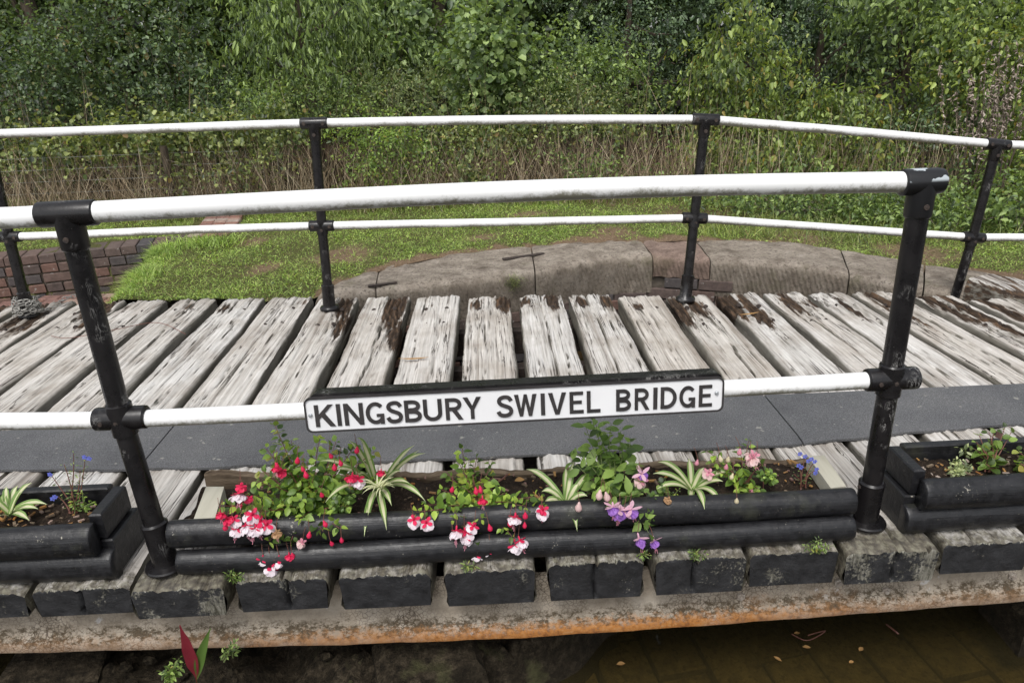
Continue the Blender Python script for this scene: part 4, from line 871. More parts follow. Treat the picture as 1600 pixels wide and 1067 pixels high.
# ================================================================== RAILINGS
def screw(p, d, parent, r=.006):
    d = nrm(np.array(d, float)); p = np.array(p, float); mb = MB(); mb.tube([p, p+d*.003], [r, r*.9], 10); mb.tube([p+d*.003, p+d*.0035], [r*.45, r*.4], 6); return mb.build('grub_screw', M['bolt'], parent)
def sleeve(a_, b_, r, n=20, lip=.003):
    mb = MB(); a_ = np.array(a_, float); b_ = np.array(b_, float); d = nrm(b_-a_); mb.tube([a_, a_+d*.003, a_+d*.008, b_-d*.008, b_-d*.003, b_], [r-.004, r, r+lip*.3, r+lip*.3, r, r-.004], n); return mb
nr = thing('near_railing', 'near white tube railing on black posts carrying the bridge name sign', 'railing', (1, 0, 0))
Lb, Lm, Lt = at(260, 880, 2, .012), at(190, 653, 1, 0), at(105, 334, 1, 0)
Rb, Rm, Rt = at(1352, 812, 2, .012), at(1391, 592, 1, 0), at(1442, 284, 1, 0)
def curve_pts(P, n=40):
    P = np.array(P); t = np.linspace(0, len(P)-1.0001, n); return [smooth_poly(P, u) for u in t]
topP = [at(-420, 352, 1, 0), at(0, 341, 1, 0), at(105, 334, 1, 0), at(400, 318, 1, 0), at(757, 301, 1, 0), at(1100, 290, 1, 0), at(1446, 284, 1, 0)]
MB().tube(curve_pts(topP, 60), .0245, 28).build('top_rail', M['white'], nr, True)
midP = [at(-420, 660, 1, 0), at(0, 658, 1, 0), at(187, 655, 1, 0), at(472, 642, 1, 0), at(1132, 607, 1, 0), at(1391, 592, 1, 0)]
MB().tube(curve_pts(midP, 60), .0225, 28).build('mid_rail', M['white'], nr, True)
for (b_, m_, t_, last) in ((Lb, Lm, Lt, False), (Rb, Rm, Rt, True)):
    post = MB().tube([b_, m_, t_], .0262, 28).build('post', M['black'], nr, True)
    d = nrm(m_-b_); mb = MB(); mb.tube([b_+[0, 0, -.008], b_+[0, 0, -.006], b_+[0, 0, 0], b_+[0, 0, .004], b_+[0, 0, .007], b_+[0, 0, .012], b_+d*.10, b_+d*.125, b_+d*.13], [.050, .054, .055, .052, .0335, .0325, .0325, .0345, .029], 28); fl = mb.build('base_flange', M['black'], post, True)
    for a_ in (-.9, 2.2): screw(b_+[.038*math.cos(a_), .038*math.sin(a_), .002], (0, 0, 1), post, .008)
    screw(b_+d*.112+[.0+(.033 if last else -.033)*(-1 if last else -1), -.0, 0], (1 if not last else -1, -.3, 0), post)
    # cross fitting at the mid rail
    ra, rb_ = nrm(np.array(midP[4])-np.array(midP[3])), None
    e0, e1 = m_-ra*.066, m_+ra*(.066 if not last else .070)
    mb = sleeve(e0, e1, .0300); dd = nrm(t_-m_); mb.tube([m_-d*.046, m_-d*.043, m_+dd*.040, m_+dd*.044], [.028, .0315, .0315, .028], 24); cf_ = mb.build('cross_fitting', M['black'], post, True)
    screw(m_-ra*.04+[0, -.0305, 0], (0, -1, 0), post); screw(m_+[0, -.0305, 0], (0, -1, 0), post)
    e0, e1 = t_-ra*(.064 if not last else .052), t_+ra*(.068 if not last else .050)
    if not last: mb = sleeve(e0, e1, .0290)
    else:
        mb = MB(); mb.tube([e0, e0+ra*.003, e0+ra*.008, e1-ra*.02, e1-ra*.006, e1-ra*.001, e1], [.027, .031, .0315, .0315, .029, .02, .004], 24)
    mb.tube([t_-dd*.085, t_-dd*.082, t_-dd*.078, t_], [.027, .0300, .0310, .0315], 24); mb.build('tee_fitting', M['chipped'] if last else M['black'], post, True)
    screw(t_-dd*.055+[0, -.031, 0], (0, -1, 0), post, .007)
fr = thing('far_railing', 'far white tube railing on thin black posts, kinked down at its right post', 'railing', (1, 2.1, 0))
A = [at(515, 480, 2, .01), at(503, 353, 1, 2.13), at(491, 193, 1, 2.14)]; B = [at(1071, 466, 2, .01), at(1085, 341, 1, 2.06), at(1102, 187, 1, 2.06)]
Cc = [at(1487, 480, 1, 2.17), at(1520, 371, 1, 2.17), at(1558, 226, 1, 2.17)]; Dd = [at(45, 491, 2, .01), at(14, 370, 1, 2.23), at(-22, 210, 1, 2.24)]
t0 = [at(-420, 224, 1, 2.3), Dd[2], at(250, 201, 1, 2.18), A[2], at(800, 187.5, 1, 2.10), B[2]]
MB().tube(curve_pts(t0, 50), .0225, 24).build('top_rail', M['white'], fr, True)
MB().tube([B[2], (B[2]+Cc[2])/2+[0, 0, .004], Cc[2]], .0225, 24).build('top_rail', M['white'], fr, True)
MB().tube([Cc[2], at(1700, 231, 1, 2.17)], .0225, 24).build('top_rail', M['white'], fr, True)
t1 = [at(-420, 376, 1, 2.3), Dd[1], at(250, 361, 1, 2.17), A[1], at(800, 347, 1, 2.10), B[1]]
MB().tube(curve_pts(t1, 50), .0215, 24).build('mid_rail', M['white'], fr, True)
MB().tube([B[1], Cc[1]], .0215, 24).build('mid_rail', M['white'], fr, True)
MB().tube([Cc[1], at(1700, 371, 1, 2.17)], .0215, 24).build('mid_rail', M['white'], fr, True)
for i, (b_, m_, t_) in enumerate((Dd, A, B, Cc)):
    if i == 3: b_ = b_+nrm(b_-m_)*.08
    post = MB().tube([b_, m_, t_], .0255 if i else .027, 20).build('post', M['black'], fr, True); d = nrm(m_-b_); dd = nrm(t_-m_)
    MB().tube([b_+[0, 0, -.01], b_, b_+[0, 0, .006], b_+[0, 0, .012], b_+d*.12, b_+d*.125, b_+d*.13], [.052, .053, .050, .034, .0325, .0345, .028], 20).build('base_flange', M['black'], post, True)
    screw(b_+d*.115+[.033, -.005, 0], (1, -.2, 0), post, .007)
    if i == 3: ra = nrm(Cc[1]-B[1])
    elif i == 2: ra = nrm(np.array([1, -.03, -.07]))
    else: ra = nrm(B[1]-A[1])
    mb = sleeve(m_-ra*.067, m_+ra*.067, .0290, 18); mb.tube([m_-d*.045, m_+dd*.02], .0300, 18); mb.build('cross_fitting', M['black'], post, True)
    for q in (-.045, .045): screw(m_+ra*q+[0, -.0295, 0], (0, -1, 0), post, .009)
    screw(m_+[0, -.031, -.02], (0, -1, 0), post, .009)
    mb = sleeve(t_-ra*.07, t_+ra*.07, .0285, 18); mb.tube([t_-dd*.085, t_-dd*.08, t_], [.027, .0305, .0305], 18); mb.build('tee_fitting', M['black'], post, True)
    for q in (-.048, .048): screw(t_+ra*q+[0, -.0288, 0], (0, -1, 0), post, .010)
    screw(t_-dd*.055+[0, -.031, 0], (0, -1, 0), post, .010)
# chain heaped round the left far post
t = thing('chain', 'rusty grey chain coiled round the foot of the leftmost far post', 'chain', Dd[0]); c = Dd[0]
def link_mesh():
    mb = MB(); pts = []
    for i in range(15):
        a_ = 2*math.pi*i/14; pts.append((.016*math.cos(a_), .009*math.sin(a_), 0))
    mb.tube(pts, .0028, 5, False); return mesh(np.array(mb.V), mb.F, M['chain'], smooth=True)
lm_ = link_mesh(); nL = 96
for i in range(nL):
    a_ = i*.52; lev = i/nL; R_ = .052+.010*math.sin(i*1.7)+.012*(1-lev); o = bpy.data.objects.new('link', lm_); COL.objects.link(o); o.parent = t
    o.location = (R_*math.cos(a_), R_*math.sin(a_), .012+.085*lev+.006*math.sin(i*2.3)); o.rotation_euler = (1.3*(i % 2)+rnd.uniform(-.3, .3), rnd.uniform(-.3, .3), a_+math.pi/2)
for i in range(12):
    p = at(72+i*6, 484-i*3.2+2*math.sin(i), 2, .012)-c; o = bpy.data.objects.new('link', lm_); COL.objects.link(o); o.parent = t; o.location = p; o.rotation_euler = (1.3*(i % 2), 0, .5)

# ================================================================== SIGN
sg = thing('name_sign', 'white cast name plate with raised black capitals fixed to the near mid rail', 'sign', (1.0, -.06, .455))
sA = at(474, 622, 1, -.06); sB = at(480, 676, 1, -.06); sC = at(1130, 638, 1, -.06); sD = at(1131, 592, 1, -.06)
c0 = (sA+sB)/2; c1 = (sC+sD)/2; SW = np.linalg.norm(c1-c0); sx = (c1-c0)/SW; SHt = .0925; tilt = .10
sz = nrm(np.array([0, tilt, 1])-sx*(np.array([0, tilt, 1])@sx)); sy = np.cross(sz, sx); ctr = (c0+c1)/2   # sy points away from the viewer
def rrect(w, h, r, n=6):
    P = []
    for (cx, cy, a0) in ((w/2-r, h/2-r, 0), (-w/2+r, h/2-r, 90), (-w/2+r, -h/2+r, 180), (w/2-r, -h/2+r, 270)):
        for i in range(n+1): a_ = math.radians(a0+90*i/n); P.append((cx+r*math.cos(a_), cy+r*math.sin(a_)))
    return P
def sp3(x, z, d): return ctr+sx*x+sz*z-sy*d      # d towards the viewer
def extr(P, d0, d1): n = len(P); return [sp3(x, z, d0) for x, z in P]+[sp3(x, z, d1) for x, z in P], [tuple(range(n, 2*n))]+[(i, (i+1) % n, n+(i+1) % n, n+i) for i in range(n)]
n = 28; mb = MB(); Ro = rrect(SW, SHt, .016); Ri = rrect(SW-.008, SHt-.008, .013)
V = [sp3(x, z, -.006) for x, z in Ro]+[sp3(x, z, .0045) for x, z in Ro]+[sp3(x, z, .0045) for x, z in Ri]+[sp3(x, z, .0005) for x, z in Ri]
mb.add(V, [(i, (i+1) % n, n+(i+1) % n, n+i) for i in range(n)]+[(n+i, n+(i+1) % n, 2*n+(i+1) % n, 2*n+i) for i in range(n)]+[(2*n+i, 2*n+(i+1) % n, 3*n+(i+1) % n, 3*n+i) for i in range(n)]); mb.build('border', M['signb'], sg)
V, F = extr(rrect(SW-.0085, SHt-.0085, .0125), -.004, .0012); part('plate', V, F, M['signw'], sg)
# black backing box whose top is seen above the plate
bw = MB(); P = rrect(SW-.02, .094, .012); V = [sp3(x+.006, z+.006, -.006) for x, z in P]+[sp3(x+.006, z+.006, -.050) for x, z in P]; bw.add(V, [tuple(range(n)), tuple(range(2*n-1, n-1, -1))]+[(i, n+i, n+(i+1) % n, (i+1) % n) for i in range(n)]); bw.build('backing_box', M['black'], sg)
s = .165
def rect(x0, y0, x1, y1): return [(x0, y0), (x1, y0), (x1, y1), (x0, y1)]
def ribbon(P, s=s):
    P = [np.array(p, float) for p in P]; out = []; L = []; R_ = []
    for i, p in enumerate(P):
        t_ = nrm(P[min(i+1, len(P)-1)]-P[max(i-1, 0)]); nn = np.array([-t_[1], t_[0]]); L.append(p+nn*s/2); R_.append(p-nn*s/2)
    return [[tuple(R_[i]), tuple(R_[i+1]), tuple(L[i+1]), tuple(L[i])] for i in range(len(P)-1)]
def arc(cx, cy, rx, ry, a0, a1, n=12): return [(cx+rx*math.cos(math.radians(a0+(a1-a0)*i/n)), cy+ry*math.sin(math.radians(a0+(a1-a0)*i/n))) for i in range(n+1)]
h = s/2
def spline(P, n=22): P = np.array(P); return [tuple(smooth_poly(P, u)) for u in np.linspace(0, len(P)-1.001, n)]
G = {'I': (s, [rect(0, 0, s, 1)]), 'K': (.80, [rect(0, 0, s, 1), [(s, .34), (.26, .44), (.76, 1), (.55, 1), (s, .57)], [(.27, .45), (.58, 0), (.80, 0), (.41, .60)]]),
 'N': (.76, [rect(0, 0, s, 1), rect(.76-s, 0, .76, 1), [(s, 1), (s, .70), (.76-s, 0), (.76-s, .30)]]),
 'G': (.78, ribbon(arc(.42, .5, .34, .42, 42, 330, 20))+[rect(.78-s, 0, .78, .46), rect(.46, .33, .78-s, .46)]),
 'S': (.68, ribbon(spline([(.60, .74), (.50, .89), (.33, .925), (.15, .86), (.10, .72), (.19, .59), (.36, .51), (.53, .42), (.595, .28), (.52, .13), (.34, .075), (.15, .12), (.06, .27)], 30))),
 'B': (.70, [rect(0, 0, s, 1)]+ribbon([(s, 1-h)]+arc(.34, .74, .24, .26-h, 90, -90, 10)+[(s, .48+h*.9)])+ribbon([(s, .56-h)]+arc(.36, .28, .26, .28-h, 90, -90, 10)+[(s, h)])),
 'U': (.76, ribbon([(h, 1), (h, .36)]+arc(.38, .36, .38-h, .36-h, 180, 360, 14)+[(.76-h, 1)])),
 'R': (.74, [rect(0, 0, s, 1), [(.26, .44), (.46, .47), (.74, 0), (.54, 0)]]+ribbon([(s, 1-h)]+arc(.36, .71, .25, .29-h, 90, -90, 10)+[(s, .42+h)])),
 'Y': (.80, [rect(.40-h, 0, .40+h, .44), [(.40-h, .44), (.40+h, .44), (.21, 1), (0, 1)], [(.40-h, .44), (.40+h, .44), (.80, 1), (.59, 1)]]),
 'W': (1.02, [[(0, 1), (.23, 0), (.36, 0), (.19, 1)], [(.23, 0), (.38, 0), (.58, 1), (.44, 1)], [(.44, 1), (.58, 1), (.79, 0), (.64, 0)], [(.64, 0), (.79, 0), (1.02, 1), (.83, 1)]]),
 'V': (.82, [[(0, 1), (.31, 0), (.46, 0), (.20, 1)], [(.35, 0), (.50, 0), (.82, 1), (.62, 1)]]),
 'E': (.60, [rect(0, 0, s, 1), rect(s, 1-s*.92, .60, 1), rect(s, .44, .54, .44+s*.9), rect(s, 0, .62, s*.92)]), 'L': (.60, [rect(0, 0, s, 1), rect(s, 0, .60, s*.92)]),
 'D': (.74, [rect(0, 0, s, 1)]+ribbon([(s, 1-h)]+arc(.26, .5, .48-h, .5-h, 90, -90, 16)+[(s, h)]))}
def px1(v): return 460+v/4.571
def px2(v): return 790+v/4.571
TXT = [('K', px1(148), px1(290)), ('I', px1(297), px1(340)), ('N', px1(356), px1(494)), ('G', px1(511), px1(640)), ('S', px1(657), px1(774)), ('B', px1(787), px1(908)), ('U', px1(921), px1(1054)), ('R', px1(1079), px1(1203)), ('Y', px1(1206), px1(1335)),
       ('S', px1(1445), px1(1562)), ('W', px2(62), px2(222)), ('I', px2(250), px2(281)), ('V', px2(304), px2(432)), ('E', px2(456), px2(553)), ('L', px2(579), px2(676)), ('B', px2(788), px2(894)), ('R', px2(921), px2(1027)), ('I', px2(1053), px2(1083)), ('D', px2(1106), px2(1220)), ('G', px2(1240), px2(1352)), ('E', px2(1379), px2(1471))]
CH = .0585
for ch, xa, xb in TXT:
    def lx(px):
        py = 650+(px-474)/(1131-474)*(615-650); p = at(px, py, 1, ctr[1]); return (p-ctr)@sx
    a_, b_ = lx(xa), lx(xb)
    if ch == 'I': m_ = (a_+b_)/2; a_, b_ = m_-.0052, m_+.0052
    gw, polys = G[ch]; sc_ = (b_-a_)/gw; mb = MB()
    for q, P in enumerate(polys):
        ar = sum(P[i][0]*P[(i+1) % len(P)][1]-P[(i+1) % len(P)][0]*P[i][1] for i in range(len(P)))
        if ar < 0: P = P[::-1]
        V, F = extr([(a_+x*sc_, -.002+(y-.5)*CH) for x, y in P], .0010, .0036+q*.00004); mb.add(V, F)
    mb.build('letter', M['signb'], sg)
for px, py in ((485, 649), (1120, 614)):
    p = at(px, py, 1, ctr[1]-.003); mb = MB(); mb.tube([p+sy*.002, p-sy*.002, p-sy*.0035], [.0052, .0048, .003], 12); mb.build('screw', M['gfit'], sg)

# ================================================================== PLANTERS
def log_mesh(x0, x1, yc, zc, r, flatback=True, seed=0, n=22, tilt=0.):
    V = []; nx = 60; rr = np.random.default_rng(seed); ph = rr.uniform(0, 9, 5)
    qs = np.r_[0, .001, .004, np.linspace(.01, .99, nx-6), .996, .999, 1]
    for i in range(nx):
        q = qs[i]; x = x0+(x1-x0)*q; e = min(q, 1-q)*(x1-x0); rk = r*(1-.07*math.exp(-e/.003))*(1+.03*math.sin(x*4+ph[0])+.015*math.sin(x*11+ph[1]))
        for k in range(n):
            a_ = 2*math.pi*k/n; yy = -math.cos(a_)*rk*.80; zz = math.sin(a_)*rk
            if flatback: yy = min(yy, .012)
            V.append((x, yc+yy+.0007*math.sin(a_*7+x*3+ph[2]), zc+zz+.003*math.sin(x*6+ph[3])+tilt*(x-x0)))
    F = [(i*n+k, (i+1)*n+k, (i+1)*n+(k+1) % n, i*n+(k+1) % n) for i in range(nx-1) for k in range(n)]+[tuple(range(n)), tuple((nx-1)*n+k for k in range(n))[::-1]]
    return V, F
def soil_patch(x0, x1, y0, y1, z, parent, seed):
    rr = np.random.default_rng(seed); nx = int((x1-x0)/.012); ny = int((y1-y0)/.012); V = []
    for x in np.linspace(x0, x1, nx):
        for y in np.linspace(y0, y1, ny): V.append((x, y, z+.008*math.sin(x*23+y*31)+.005*math.sin(x*61-y*43)+rr.uniform(-.003, .003)))
    part('soil', V, [(i*ny+j, (i+1)*ny+j, (i+1)*ny+j+1, i*ny+j+1) for i in range(nx-1) for j in range(ny-1)], M['soil'], parent, smooth=True)
    mb = MB(); cols = [M['rotten'], M['deadleaf'], M['paver']]
    for _ in range(int((x1-x0)*150)):
        x, y = rr.uniform(x0+.01, x1-.01), rr.uniform(y0+.01, y1-.01); s_ = rr.uniform(.002, .007); a_ = rr.uniform(0, 3); c_, s__ = math.cos(a_), math.sin(a_)
        mb.box((x, y, z+.012), (s_*rr.uniform(.8, 2), s_*.5, s_*.35), [[c_, -s__, 0], [s__, c_, 0], [0, 0, 1]], 0, int(rr.integers(0, 3)))
    o = mb.build('bark_chips', cols, parent); tag(o, kind='stuff')
pc = thing('log_planter', 'middle planter box with stacked black half-log front, full of fuchsias', 'planter', (1.0, .05, 0), 'log-fronted planter boxes along the deck edge')
V, F = log_mesh(.085, 1.925, -.070, .034, .037, seed=1); part('log', V, F, M['bwood'], pc, smooth=True)
V, F = log_mesh(.062, 1.935, -.036, .100, .041, seed=2); part('log', V, F, M['bwood'], pc, smooth=True)
V = []; XS = np.linspace(.04, 1.96, 120); rr_ = np.random.default_rng(3)
for x in XS:
    yb = float(np.interp(x, [.04, .9, 2], [.265, .20, .19])); tz = .095+.006*math.sin(x*9)+.006*math.sin(x*23)+rr_.uniform(-.003, .003)
    for (y, z) in ((yb, .002), (yb-.002, tz*.6), (yb, tz-.006), (yb+.006, tz), (yb+.022, tz-.003), (yb+.028, tz-.02), (yb+.028, .002)): V.append((x, y+rr_.uniform(-.0015, .0015), z))
F = [(i*7+j, (i+1)*7+j, (i+1)*7+(j+1) % 7, i*7+(j+1) % 7) for i in range(len(XS)-1) for j in range(7)]+[tuple(range(7)), tuple((len(XS)-1)*7+j for j in range(7))[::-1]]
o = part('back_board', V, F, M['rotten'], pc); tag(o, 'rotten splitting brown back board')
soil_patch(.06, 1.94, -.01, .20, .085, pc, 5)
for (a_, b_, c_, d_) in (((322, 760), (350, 760), (302, 812), (335, 812)), ((1262, 712), (1288, 711), (1298, 762), (1322, 759))):
    q = [at(*p, 2, .138) for p in (a_, b_, d_, c_)]; V = q+[p-np.array([0, 0, .045]) for p in q]
    o = part('batten', V, [(3, 2, 1, 0), (4, 5, 6, 7), (0, 1, 5, 4), (1, 2, 6, 5), (2, 3, 7, 6), (3, 0, 4, 7)], M['batten'], pc)
def side_planter(label, x0, x1, end, yf, yb, H, seed):
    p = thing('log_planter', label, 'planter', ((x0+x1)/2, (yf+yb)/2, 0), 'log-fronted planter boxes along the deck edge')
    s_ = -1 if end == x1 else 1; ex = end; a_, b_ = (x0, x1)
    lo = sorted((ex+s_*.0, x0 if s_ < 0 else x1)); up = sorted((ex+s_*.03, x0 if s_ < 0 else x1))
    V, F = log_mesh(lo[0], lo[1], yf+.012, .042, .045, seed=seed); part('log', V, F, M['bwood'], p, smooth=True)
    V, F = log_mesh(up[0], up[1], yf+.002, .128, .048, seed=seed+1); part('log', V, F, M['bwood'], p, smooth=True)
    # end board, upper and lower
    xe = ex+s_*.018
    mb = MB(); mb.box((xe, (yf+yb)/2+.02, H*.29), (.017, (yb-yf)/2, H*.28), None, .004); mb.build('end_board', M['bwood'], p)
    mb = MB(); mb.box((xe+s_*.012, (yf+yb)/2+.015, H*.79), (.017, (yb-yf)/2-.006, H*.205), None, .004); mb.build('end_board', M['bwood'], p)
    c_ = (up[0]+up[1])/2; mb = MB(); mb.box((c_+s_*.01, yb+.005, H*.5+.003), ((up[1]-up[0])/2-.014, .014, H*.5), None, .004); mb.build('back_board', M['bwood'], p)
    soil_patch(min(up)+.03, max(up)-.01, yf+.02, yb-.008, H-.045, p, seed+3); return p
pl = side_planter('left black planter box with peeling end boards holding a spider plant', -1.5, -.082, -.082, -.075, .075, .19, 20)
pr_ = side_planter('right black planter box beyond the right near post', 2.078, 3.6, 2.078, -.058, .088, .19, 30)

# ================================================================== PLANTS
def bez(a_, b_, c_, n): return [((1-t)**2)*a_+2*t*(1-t)*b_+t*t*c_ for t in np.linspace(0, 1, n)]
def leafy(name, label, cat, origin, tips, lm, size, aspect=.62, gap=.016, stemm='twig', shape='ovate', extra=0, group=None):
    o = np.array(origin, float); t = thing(name, label, cat, o, group); P = []; A_ = []; N_ = []; Sz = []; mb = MB()
    for (px, py, Y) in tips:
        e = at(px, py, 1, Y); lift = .05 if e[2] < o[2] else .015; m_ = (o+e)/2+np.array([rnd.uniform(-.015, .015), rnd.uniform(-.01, .01), lift]); path = bez(o+np.array([rnd.uniform(-.02, .02), rnd.uniform(-.01, .01), 0]), m_, e, 14)
        mb.tube(path, list(np.linspace(.0022, .0008, 14)), 5); L = sum(np.linalg.norm(path[i+1]-path[i]) for i in range(13)); nn = max(3, int(L/gap))
        for j in range(nn):
            q = .22+.78*j/(nn-1) if nn > 1 else 1; c = lerp_poly(path, q*12.99); tg = nrm(lerp_poly(path, min(q*12.99+.3, 12.99))-lerp_poly(path, q*12.99-.3)); sd_ = nrm(np.cross(tg, [0, 0, 1])+1e-4); up_ = np.cross(sd_, tg); rot = (j % 2)*math.pi/2+rnd.uniform(-.4, .4)
            for sgn in (-1, 1):
                dv = sd_*math.cos(rot)*sgn+up_*math.sin(rot)*sgn; ax = nrm(dv+tg*.5+rng.normal(0, .25, 3)-np.array([0, 0, .15])); P.append(c+dv*.004); A_.append(ax); N_.append(nrm(np.array([0, -.35, 1.])+rng.normal(0, .35, 3))); Sz.append(size*rnd.uniform(.6, 1.15)*(1-.35*q**3))
    P = np.array(P); Sz = np.array(Sz); V, F = rich_leaves(P, np.array(A_), np.array(N_), Sz, Sz*aspect, shape)
    part('foliage', V, F, LF[lm], t, smooth=False); mb.build('stems', M[stemm], t, True); return t
def rich_leaves(P, A, N, L, Wd, shape='ovate'):
    """closer leaves: 5 stations x 3, folded and curved"""
    S_ = nrm(np.cross(A, N)); N = np.cross(S_, A); st = {'ovate': [(0, .02), (.18, .36), (.42, .5), (.72, .34), (1, .01)], 'round': [(0, .1), (.2, .42), (.5, .5), (.8, .38), (1, .06)], 'long': [(0, .04), (.2, .3), (.45, .5), (.75, .3), (1, .01)]}[shape]; Vs = []
    cu = rng.uniform(.05, .3, len(P))[:, None]; fo = rng.uniform(.15, .5, len(P))[:, None]
    for (t_, w) in st:
        c = P+A*(L[:, None]*t_)-N*(L[:, None]*cu*t_*t_); Vs += [c-S_*(Wd[:, None]*w)+N*(Wd[:, None]*w*fo), c, c+S_*(Wd[:, None]*w)+N*(Wd[:, None]*w*fo)]
    V = np.stack(Vs, 1).reshape(-1, 3); b = (np.arange(len(P))*15)[:, None]; q = []
    for i in range(4): q += [[3*i, 3*i+1, 3*i+4, 3*i+3], [3*i+1, 3*i+2, 3*i+5, 3*i+4]]
    return V, (b[:, None, :]+np.array(q)[None]).reshape(-1, 4)
# fuchsia blooms (local z down along the hanging flower)
def petal(mb, a_, r0, z0, r1, z1, w, m, cup=.3, bend=0., n=4):
    ca, sa = math.cos(a_), math.sin(a_); V = []
    for i in range(n+1):
        t = i/n; r = r0+(r1-r0)*t+bend*math.sin(t*math.pi); z = z0+(z1-z0)*t; ww = w*math.sin(math.pi*(.12+.8*t))**.8 if i < n else w*.12
        for k in (-1, 0, 1): V.append(((r-(cup*ww*abs(k)))*ca-k*ww*sa, (r-(cup*ww*abs(k)))*sa+k*ww*ca, z))
    F = []
    for i in range(n): F += [(3*i, 3*i+1, 3*i+4, 3*i+3), (3*i+1, 3*i+2, 3*i+5, 3*i+4)]
    mb.add(V, F, m)
def flower_parts(sep, cor, kind, sl=.023, cw=1.):
    """returns list of (name, mesh) for one bloom about 0.05 m tall"""
    out = []; mb = MB()
    mb.tube([(0, 0, 0), (0, 0, -.004), (0, 0, -.010), (0, 0, -.016)], [.0015, .0035, .0028, .005], 8)
    for k in range(4):
        a_ = k*math.pi/2+.3; lift = {'open': -.006, 'wide': -.010, 'reflex': .008}[kind]; petal(mb, a_, .004, -.015, sl, -.015+lift*.4+.004*(k % 2), .0068, 0, bend=.003)
    out.append(('sepals', mesh(np.array(mb.V), mb.F, sep, smooth=True)))
    mb = MB()
    for ring, (rr0, zz) in enumerate(((.022, -.034), (.017, -.039), (.011, -.038))):
        for k in range(6): petal(mb, k*math.pi/3+ring*.5, .002, -.016, rr0*cw+rnd.uniform(-.003, .004), zz+rnd.uniform(-.003, .003), .0105, 0, cup=-.25, bend=.004)
    out.append(('corolla', mesh(np.array(mb.V), mb.F, cor, smooth=True)))
    mb = MB()
    for k in range(5): a_ = k*1.3; mb.tube([(0, 0, -.03), (.003*math.cos(a_), .003*math.sin(a_), -.045), (.005*math.cos(a_), .005*math.sin(a_), -.050-.004*(k % 3)-(.012 if k == 0 else 0))], [.0006, .0006, .0010], 4)
    out.append(('stamens', mesh(np.array(mb.V), mb.F, PC['pink'])))
    return out
def bud_mesh(m, tip=None):
    mb = MB(); mb.tube([(0, 0, 0), (0, 0, -.003), (0, 0, -.008), (0, 0, -.014), (0, 0, -.020), (0, 0, -.025), (0, 0, -.029)], [.001, .003, .0045, .0078, .0085, .0055, .0005], 10); return mesh(np.array(mb.V), mb.F, m, smooth=True)
FLW = {'rw': flower_parts(PC['red'], PC['white'], 'open'), 'rw2': flower_parts(PC['red'], PC['white'], 'wide'), 'rr': flower_parts(PC['red'], PC['red'], 'open'), 'pp': flower_parts(flat('pale_pink_sepal', (.74, .46, .56)), flat('soft_violet_petal', (.33, .15, .52)), 'reflex', .036, .72), 'pk': flower_parts(PC['pink'], PC['pale'], 'reflex'), 'tan': flower_parts(PC['tan'], PC['tan'], 'open')}
BUD = {'r': bud_mesh(PC['red']), 'w': bud_mesh(PC['pale']), 'c': bud_mesh(PC['cream']), 'p': bud_mesh(PC['pink'])}
def bloom(parent, px, py, Y, kind, sc=1., drop=.02):
    sc *= .62 if kind == 'rr' else (.86 if kind in FLW else 1.); sc *= rnd.uniform(.85, 1.12); p = at(px, py, 1, Y)+np.array([0, 0, .014*sc]); base = bpy.data.objects.new('flower' if kind in FLW else 'bud', None)
    if kind in FLW:
        sub = FLW[kind]; o = bpy.data.objects.new('flower', sub[1][1]); COL.objects.link(o); o.parent = parent; o.location = Vector(p)-wloc(parent); o.rotation_euler = (rnd.uniform(-.55, .25), rnd.uniform(-.45, .45), rnd.uniform(0, 6)); o.scale = (sc, sc*rnd.uniform(.85, 1.1), sc*rnd.uniform(.9, 1.15))
        for nm, me in (sub[0], sub[2]): q = bpy.data.objects.new(nm, me); COL.objects.link(q); q.parent = o
    else:
        o = bpy.data.objects.new('bud', BUD[kind]); COL.objects.link(o); o.parent = parent; o.location = Vector(p)-wloc(parent); o.rotation_euler = (rnd.uniform(-.3, .3), rnd.uniform(-.3, .3), 0); o.scale = (sc, sc, sc)
    mb = MB(); up_ = p+np.array([rnd.uniform(-.01, .01), .012+rnd.uniform(0, .01), .028]); mb.tube([p, (p+up_)/2+[0, -.003, .004], up_], [.0009, .0008, .0007], 4); mb.build('flower_stalk', M['twig'], parent)
f1 = leafy('fuchsia', 'large bushy fuchsia with red and white flowers at the left of the middle planter', 'plant', at(488, 800, 2, .09), [(430, 665, .10), (415, 700, .06), (455, 688, .12), (500, 685, .12), (525, 690, .10), (555, 695, .10), (585, 705, .10), (600, 745, .08), (560, 745, .06), (400, 750, .02), (375, 770, -.02), (350, 790, -.06), (385, 800, -.07), (420, 845, -.085), (405, 800, -.06), (455, 845, -.085), (440, 790, -.03), (470, 780, -.04), (505, 830, -.085), (530, 825, -.085), (500, 760, .03), (540, 760, .05), (450, 730, .05), (480, 720, .08), (520, 725, .07), (430, 760, .02), (470, 810, -.07), (545, 790, 0.), (410, 735, .04), (460, 760, .03), (490, 745, .06), (440, 715, .08)], 'fuch', .034, .68, .0155, group='trailing fuchsias in the middle planter')
